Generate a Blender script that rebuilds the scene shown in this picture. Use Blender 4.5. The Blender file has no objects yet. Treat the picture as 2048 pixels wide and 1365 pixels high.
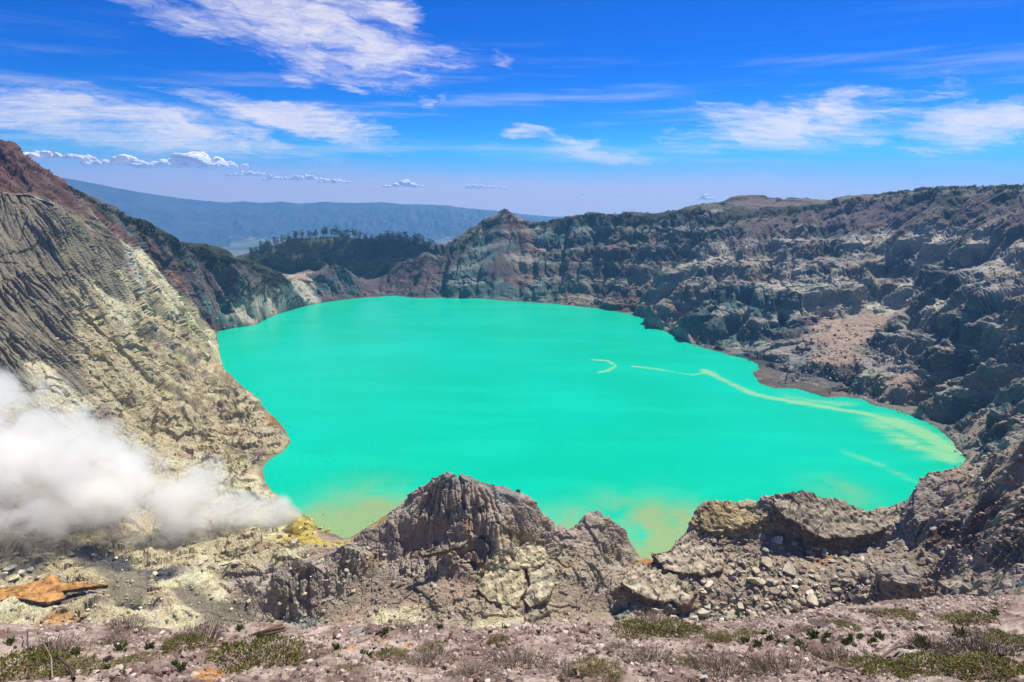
import bpy, bmesh, math, random, time
import numpy as np
from mathutils import Vector, Matrix
T0 = time.time()
scene = bpy.context.scene
COL = scene.collection
rng = np.random.default_rng(7)
random.seed(7)

# ------------------------------------------------------------------ camera
F = 1117.0                    # focal length in pixels of the 2048 px wide photograph
PITCH = math.radians(16.6)
H = 200.0                     # eye height above the lake
cam_d = bpy.data.cameras.new('camera')
cam_d.sensor_width = 36.0
cam_d.lens = 36.0 * F / 2048.0
cam_d.clip_start = 0.2
cam_d.clip_end = 120000.0
cam = bpy.data.objects.new('camera', cam_d)
COL.objects.link(cam)
cam.location = (0, 0, H)
cam.rotation_euler = (math.radians(90) - PITCH, 0, 0)
scene.camera = cam

# ------------------------------------------------------------------ light
SUN_EL, SUN_AZ = math.radians(60), math.radians(44)     # azimuth: to the right of the view (+Y), towards +X
sun_d = bpy.data.lights.new('sun', 'SUN')
sun_d.energy = 5.0
sun_d.angle = math.radians(0.53)
sun_d.color = (1.0, 0.93, 0.82)
sun = bpy.data.objects.new('sun', sun_d)
COL.objects.link(sun)
SUNV = Vector((math.sin(SUN_AZ) * math.cos(SUN_EL), math.cos(SUN_AZ) * math.cos(SUN_EL), math.sin(SUN_EL)))
sun.rotation_euler = SUNV.to_track_quat('Z', 'Y').to_euler()
scene.view_settings.view_transform = 'Standard'
scene.view_settings.look = 'None'
scene.view_settings.gamma = 1.0
scene.view_settings.use_curve_mapping = False
scene.view_settings.exposure = 0.75
scene.cycles.use_denoising = True
scene.cycles.max_bounces = 16
scene.cycles.diffuse_bounces = 3
scene.cycles.glossy_bounces = 2
scene.cycles.transmission_bounces = 2
scene.cycles.transparent_max_bounces = 8
scene.cycles.volume_bounces = 14
scene.cycles.sample_clamp_indirect = 6.0

# ------------------------------------------------------------------ node helper
class NT:
    def __init__(s, tree):
        s.t = tree; s.n = tree.nodes; s.l = tree.links
    def node(s, typ, **kw):
        nd = s.n.new(typ)
        for k, v in kw.items(): setattr(nd, k, v)
        return nd
    def put(s, sock, v):
        if isinstance(v, bpy.types.NodeSocket): s.l.new(v, sock)
        elif v is not None: sock.default_value = v
    def m(s, op, a, b=None, c=None, clamp=False):
        nd = s.node('ShaderNodeMath', operation=op, use_clamp=clamp)
        s.put(nd.inputs[0], a); s.put(nd.inputs[1], b); s.put(nd.inputs[2], c)
        return nd.outputs[0]
    def vm(s, op, a, b=None, sc=None):
        nd = s.node('ShaderNodeVectorMath', operation=op)
        s.put(nd.inputs[0], a); s.put(nd.inputs[1], b)
        if sc is not None: s.put(nd.inputs['Scale'], sc)
        return nd.outputs['Value'] if op in ('LENGTH', 'DOT_PRODUCT', 'DISTANCE') else nd.outputs[0]
    def noise(s, vec, scale, detail=4.0, rough=0.55, dist=0.0, dim='3D', out=0, lac=2.0):
        nd = s.node('ShaderNodeTexNoise', noise_dimensions=dim)
        s.put(nd.inputs['Vector'], vec); s.put(nd.inputs['Scale'], scale)
        nd.inputs['Detail'].default_value = detail; nd.inputs['Roughness'].default_value = rough
        nd.inputs['Lacunarity'].default_value = lac
        s.put(nd.inputs['Distortion'], dist)
        return nd.outputs[out]
    def ramp(s, fac, stops, interp='LINEAR'):
        nd = s.node('ShaderNodeValToRGB'); cr = nd.color_ramp; cr.interpolation = interp
        while len(cr.elements) > 1: cr.elements.remove(cr.elements[-1])
        for i, (p, c) in enumerate(stops):
            e = cr.elements[0] if i == 0 else cr.elements.new(p)
            e.position = p
            e.color = (c, c, c, 1) if isinstance(c, (int, float)) else (*c, 1)
        s.put(nd.inputs[0], fac)
        return nd.outputs[0]
    def mix(s, fac, a, b, blend='MIX'):
        nd = s.node('ShaderNodeMix', data_type='RGBA', blend_type=blend)
        s.put(nd.inputs[0], fac)
        s.put(nd.inputs[6], a if isinstance(a, bpy.types.NodeSocket) else (*a, 1))
        s.put(nd.inputs[7], b if isinstance(b, bpy.types.NodeSocket) else (*b, 1))
        return nd.outputs[2]
    def smooth(s, x, a, b):
        nd = s.node('ShaderNodeMapRange', interpolation_type='SMOOTHSTEP')
        s.put(nd.inputs[0], x); s.put(nd.inputs[1], a); s.put(nd.inputs[2], b)
        return nd.outputs[0]
    def comb(s, x, y, z):
        nd = s.node('ShaderNodeCombineXYZ')
        s.put(nd.inputs[0], x); s.put(nd.inputs[1], y); s.put(nd.inputs[2], z)
        return nd.outputs[0]
    def sep(s, v):
        nd = s.node('ShaderNodeSeparateXYZ'); s.put(nd.inputs[0], v); return nd.outputs
    def bump(s, height, strength, distance):
        nd = s.node('ShaderNodeBump')
        nd.inputs['Strength'].default_value = strength; nd.inputs['Distance'].default_value = distance
        s.put(nd.inputs['Height'], height)
        return nd.outputs[0]

def new_mat(name):
    m = bpy.data.materials.new(name); m.use_nodes = True
    nt = NT(m.node_tree); b = m.node_tree.nodes['Principled BSDF']
    b.inputs['Specular IOR Level'].default_value = 0.2
    b.inputs['Roughness'].default_value = 0.9
    return m, nt, b

# ------------------------------------------------------------------ sky
world = bpy.data.worlds.new('World'); scene.world = world; world.use_nodes = True
def build_world():
    nt = NT(world.node_tree)
    bg = nt.n['Background']
    sky = nt.node('ShaderNodeTexSky', sky_type='NISHITA', sun_disc=False)
    sky.sun_elevation = SUN_EL; sky.sun_rotation = SUN_AZ
    sky.altitude = 2300; sky.air_density = 1.0; sky.dust_density = 0.3; sky.ozone_density = 3.0
    g = nt.node('ShaderNodeNewGeometry')
    d = nt.vm('SCALE', g.outputs['Incoming'], None, -1.0)
    dx, dy, dz = nt.sep(d)
    rh = nt.m('SQRT', nt.m('ADD', nt.m('MULTIPLY', dx, dx), nt.m('MULTIPLY', dy, dy)))
    el = nt.m('MULTIPLY', nt.m('ARCTAN2', dz, rh), 57.29578)
    az = nt.m('MULTIPLY', nt.m('ARCTAN2', dx, dy), 57.29578)
    # saturated clear-sky blue: the physical sky, deepened
    hs = nt.node('ShaderNodeHueSaturation'); hs.inputs['Saturation'].default_value = SKY_SAT
    hs.inputs['Hue'].default_value = SKY_HUE
    # keep the look-up above the horizon so that the air below eye level stays bright
    skyv = nt.comb(dx, dy, nt.m('MAXIMUM', dz, 0.035))
    nt.put(sky.inputs[0], nt.vm('NORMALIZE', skyv))
    nt.put(hs.inputs['Color'], sky.outputs[0])
    base = nt.vm('MULTIPLY', hs.outputs[0], SKY_TINT)
    # cirrus: streaky noise on a flat layer high above, grouped in a few banks
    lay = nt.m('MAXIMUM', dz, 0.02)
    px_ = nt.m('DIVIDE', dx, nt.m('ADD', lay, 0.06)); py_ = nt.m('DIVIDE', dy, nt.m('ADD', lay, 0.06))
    P = nt.comb(px_, py_, 0.0)
    warp = nt.noise(P, 0.9, 3, 0.5, out=1)
    Pw = nt.vm('ADD', P, nt.vm('SCALE', nt.vm('SUBTRACT', warp, (0.5, 0.5, 0.5)), None, 0.55))
    rot = nt.node('ShaderNodeMapping', vector_type='TEXTURE'); rot.inputs['Rotation'].default_value = (0, 0, math.radians(22))
    rot.inputs['Scale'].default_value = (2.6, 0.42, 1); nt.put(rot.inputs['Vector'], Pw)
    st1 = nt.noise(rot.outputs[0], 1.7, 8, 0.62)
    rot2 = nt.node('ShaderNodeMapping', vector_type='TEXTURE'); rot2.inputs['Rotation'].default_value = (0, 0, math.radians(-10))
    rot2.inputs['Scale'].default_value = (1.6, 0.7, 1); nt.put(rot2.inputs['Vector'], Pw)
    st2 = nt.noise(rot2.outputs[0], 2.3, 9, 0.66, 0.6)
    nz = nt.noise(nt.comb(nt.m('MULTIPLY', az, 0.035), nt.m('MULTIPLY', el, 0.11), 0.0), 2.2, 5, 0.6, out=1)
    nzx, nzy, nzz = nt.sep(nt.vm('SUBTRACT', nz, (0.5, 0.5, 0.5)))
    azw = nt.m('ADD', az, nt.m('MULTIPLY', nzx, 13.0)); elw = nt.m('ADD', el, nt.m('MULTIPLY', nzy, 5.0))
    total = None
    for (px, py, wx, wy, rotd, amt) in CIRRUS:
        a0, e0 = pix_dir(px, py)
        ca, sa = math.cos(math.radians(rotd)), math.sin(math.radians(rotd))
        ddx = nt.m('SUBTRACT', azw, a0); ddy = nt.m('SUBTRACT', elw, e0)
        ux = nt.m('ADD', nt.m('MULTIPLY', ddx, ca / wx), nt.m('MULTIPLY', ddy, sa / wx))
        uy = nt.m('ADD', nt.m('MULTIPLY', ddx, -sa / wy), nt.m('MULTIPLY', ddy, ca / wy))
        r2 = nt.m('ADD', nt.m('MULTIPLY', ux, ux), nt.m('MULTIPLY', uy, uy))
        k = nt.m('MULTIPLY', nt.m('SUBTRACT', 1.0, r2, clamp=True), amt)
        total = k if total is None else nt.m('MAXIMUM', total, k)
    # feathery fibres along the wind
    t_ = math.radians(11); ca, sa = math.cos(t_), math.sin(t_)
    uu = nt.m('ADD', nt.m('MULTIPLY', azw, ca * 0.030), nt.m('MULTIPLY', elw, -sa * 0.030)); vv = nt.m('ADD', nt.m('MULTIPLY', azw, sa * 0.20), nt.m('MULTIPLY', elw, ca * 0.20))
    fib = nt.noise(nt.comb(uu, vv, 0.0), 3.4, 12, 0.68, 0.4)
    curl = nt.noise(nt.comb(nt.m('MULTIPLY', azw, 0.075), nt.m('MULTIPLY', elw, 0.16), 5.0), 2.0, 12, 0.70, 1.1)
    streak = nt.m('ADD', nt.m('ADD', nt.m('MULTIPLY', st1, 0.15), nt.m('MULTIPLY', st2, 0.15)), nt.m('ADD', nt.m('MULTIPLY', fib, 0.40), nt.m('MULTIPLY', curl, 0.30)))
    dens = nt.m('SUBTRACT', nt.m('ADD', nt.m('MULTIPLY', total, 0.95), nt.m('MULTIPLY', nt.m('SUBTRACT', streak, 0.5), 4.0)), 0.43)
    dens = nt.m('MULTIPLY', nt.m('MULTIPLY', nt.smooth(dens, -0.10, 0.80), nt.smooth(total, 0.0, 0.25)), 0.93)
    col = nt.mix(dens, base, CLOUD_COL)
    # thin far veils low down
    veil = nt.noise(nt.comb(nt.m('MULTIPLY', az, 0.03), nt.m('MULTIPLY', el, 0.42), 3.0), 1.6, 6, 0.6)
    vf = nt.m('MULTIPLY', nt.m('MULTIPLY', nt.smooth(veil, 0.48, 0.8), nt.smooth(el, 14.0, 3.0)), 0.5)
    col = nt.mix(vf, col, CLOUD_COL)
    # the layer of far haze and flat cloud just above and below eye level
    hz = nt.noise(nt.comb(nt.m('MULTIPLY', az, 0.05), 0.0, 0.0), 1.5, 4, 0.5)
    left = nt.smooth(az, 0.0, -34.0)
    top = nt.m('ADD', nt.m('ADD', -0.9, nt.m('MULTIPLY', hz, 1.2)), nt.m('MULTIPLY', left, 1.0))
    hf = nt.m('MULTIPLY', nt.smooth(nt.m('SUBTRACT', el, top), 1.7, -1.3), 0.95)
    col = nt.mix(hf, col, HAZE_COL)
    nt.put(bg.inputs['Color'], col)
    bg.inputs['Strength'].default_value = SKY_STRENGTH

def pix_ray(px, py):
    x = (px - 1024.0) / F; y = (682.5 - py) / F
    return x, math.cos(PITCH) + y * math.sin(PITCH), -math.sin(PITCH) + y * math.cos(PITCH)
def pix_dir(px, py):
    x, yy, z = pix_ray(px, py)
    return math.degrees(math.atan2(x, yy)), math.degrees(math.atan2(z, math.hypot(x, yy)))

SKY_STRENGTH = 0.055
SKY_SAT, SKY_HUE = 1.6, 0.5
SKY_TINT = (0.10, 0.76, 1.42)
CLOUD_COL = (9.6, 9.2, 10.0)
HAZE_COL = (7.6, 6.3, 7.0)
CIRRUS = [  # centre in the view, half sizes in degrees, tilt, amount
    (660, 60, 16, 5.0, -14, 1.0), (400, 30, 17, 2.6, -13, 0.75), (790, 95, 7, 3, -35, 0.8), (610, 130, 4, 1.5, -10, 0.8),
    (330, 255, 21, 2.2, -9, 1.0), (120, 235, 14, 1.7, -6, 0.85), (600, 245, 12, 1.7, -11, 1.0),
    (840, 205, 2.2, 0.9, -38, 0.6),
    (1190, 305, 8, 1.6, -5, 1.0), (1060, 268, 4, 0.8, -5, 0.8),
    (1560, 250, 12, 3.2, 5, 1.0), (1680, 215, 6, 1.6, 12, 0.95), (1480, 230, 9, 1.6, -8, 0.85),
    (1960, 255, 7, 2.2, 6, 1.0), (1860, 170, 3, 2, 0, 0.5), (1520, 362, 5, 0.5, 0, 0.7),
    (1010, 140, 3, 1.4, -38, 0.55), (870, 190, 1.2, 1.6, 20, 0.6), (690, 178, 2.2, 0.8, -5, 0.7), (590, 160, 3, 1.2, -25, 0.8), (780, 20, 2, 3, 60, 0.8),
]
build_world()
# ------------------------------------------------------------------ numpy noise
def _hash(ix, iy, iz, seed):
    h = (ix.astype(np.uint32) * np.uint32(374761393)) ^ (iy.astype(np.uint32) * np.uint32(668265263)) ^ (iz.astype(np.uint32) * np.uint32(2147483647)) ^ np.uint32((seed * 974711 + 12345) & 0xffffffff)
    h = (h ^ (h >> np.uint32(13))) * np.uint32(1274126177)
    h = (h ^ (h >> np.uint32(16))) * np.uint32(2246822519)
    return h ^ (h >> np.uint32(13))
def _u(h): return (h & np.uint32(0xffff)).astype(np.float32) * np.float32(1 / 65535.0)
def perlin(x, y, z, seed=0):
    x = x.astype(np.float32); y = y.astype(np.float32); z = z.astype(np.float32)
    fx, fy, fz = np.floor(x), np.floor(y), np.floor(z)
    ix, iy, iz = fx.astype(np.int32), fy.astype(np.int32), fz.astype(np.int32)
    x, y, z = x - fx, y - fy, z - fz
    u, v, w = [t * t * t * (t * (t * 6 - 15) + 10) for t in (x, y, z)]
    out = 0
    for a in (0, 1):
        wa = u if a else 1 - u
        for b in (0, 1):
            wb = v if b else 1 - v
            for c in (0, 1):
                wc = w if c else 1 - w
                h = _hash(ix + a, iy + b, iz + c, seed)
                gx = _u(h) * 2 - 1; gy = _u(h >> np.uint32(9)) * 2 - 1; gz = _u(h >> np.uint32(16)) * 2 - 1
                out = out + wa * wb * wc * (gx * (x - a) + gy * (y - b) + gz * (z - c))
    return out * 1.35
def fbm(x, y, z, oct=4, seed=0, gain=0.5):
    s = 0; a = 1.0; f = 1.0
    for o in range(oct):
        s = s + a * perlin(x * f, y * f, z * f, seed + o); a *= gain; f *= 2.03
    return s
def facet(x, y, z, seed=0, cells=False):
    """chiselled rock: every cell of a 3-D Voronoi has its own tilted plane"""
    x = x.astype(np.float32); y = y.astype(np.float32); z = z.astype(np.float32)
    bx, by, bz = [np.floor(t - 0.5).astype(np.int32) for t in (x, y, z)]
    best = np.full(x.shape, 9.0, np.float32); second = best.copy(); val = np.zeros(x.shape, np.float32); cell = val.copy()
    for a in (0, 1):
        for b in (0, 1):
            for c in (0, 1):
                cx, cy, cz = bx + a, by + b, bz + c
                h = _hash(cx, cy, cz, seed)
                dx = x - (cx + 0.5 + (_u(h) - 0.5) * 0.8); dy = y - (cy + 0.5 + (_u(h >> np.uint32(8)) - 0.5) * 0.8)
                dz = z - (cz + 0.5 + (_u(h >> np.uint32(16)) - 0.5) * 0.8)
                d = dx * dx + dy * dy + dz * dz
                h2 = h * np.uint32(2654435761); h2 ^= h2 >> np.uint32(15)
                pl = dx * (_u(h2) - 0.5) + dy * (_u(h2 >> np.uint32(7)) - 0.5) + dz * (_u(h2 >> np.uint32(15)) - 0.5)
                pl = pl * 1.9 + (_u(h2 >> np.uint32(11)) - 0.5) * 0.55
                nb = d < best
                second = np.where(nb, best, np.minimum(second, d))
                val = np.where(nb, pl, val); cell = np.where(nb, _u(h2 >> np.uint32(3)), cell); best = np.where(nb, d, best)
    edge = np.sqrt(second) - np.sqrt(best)
    return (val, edge, cell) if cells else (val, edge)
def gully(x, y, tx, ty, seed=0):
    """stripes running down the fall line; (tx,ty) = unit direction across the slope. Returns the phase."""
    fx, fy = np.floor(x), np.floor(y)
    ix, iy = fx.astype(np.int32), fy.astype(np.int32)
    S = np.zeros(x.shape, np.float32); Cc = S.copy()
    for a in (-1, 0, 1, 2):
        for b in (-1, 0, 1, 2):
            h = _hash(ix + a, iy + b, ix * 0, seed)
            dx = x - (fx + a + _u(h) - 0.5); dy = y - (fy + b + _u(h >> np.uint32(12)) - 0.5)
            w = np.exp(-2.0 * (dx * dx + dy * dy))
            ph = (dx * tx + dy * ty) * 6.2832
            Cc += w * np.cos(ph); S += w * np.sin(ph)
    return np.arctan2(S, Cc)
def sstep(x, a, b):
    t = np.clip((x - a) / (b - a), 0, 1); return t * t * (3 - 2 * t)

# ------------------------------------------------------------------ the crater: survey points
# every point: a sight line of the photograph + its ground distance (Y...) or its height above the lake (z...), and its rock
def world_pt(px, py, k):
    x, yy, z = pix_ray(px, py)
    Y = float(k[1:]) if k[0] == 'Y' else (H - float(k[1:])) / (-z / yy)
    return (x / yy * Y, Y, H + z / yy * Y)

SHORE = [(433,663),(470,656),(510,650),(545,632),(600,615),(640,606),(690,599),(740,595),(790,592),(830,596),(870,596),(920,597),(960,597),
 (1000,601),(1050,604),(1100,608),(1150,613),(1200,618),(1250,627),(1285,634),(1290,650),(1330,662),(1385,690),(1420,700),(1450,708),
 (1490,718),(1512,728),(1518,738),(1503,745),(1515,766),(1545,778),(1590,778),(1630,790),(1655,797),(1690,795),(1722,797),(1745,810),(1790,822),
 (1820,830),(1850,843),(1872,856),(1890,867),(1908,885),(1912,895),(1922,905),(1932,917),(1915,940),(1880,985),(1800,1020),(1700,1030),(1600,1035),(1500,1045),
 (1420,1060),(1375,1085),(1340,1108),(1290,1122),(1262,1120),(1235,1085),(1205,1055),(1170,1060),(1140,1085),(1120,1105),(1108,1112),(1097,1102),(1092,1082),(1085,1060),(1050,1030),(1000,1010),(940,995),
 (880,990),(830,997),(790,1018),(745,1047),(708,1072),(690,1080),(670,1068),(640,1062),(618,1035),(590,1020),(572,1004),(545,980),(528,957),(527,938),
 (540,920),(565,905),(583,886),(572,860),(550,836),(520,800),(480,765),(447,735),(432,712),(438,690),(434,675)]
SHORE_W = np.array([world_pt(px, py, 'z0')[:2] for px, py in SHORE])

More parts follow.
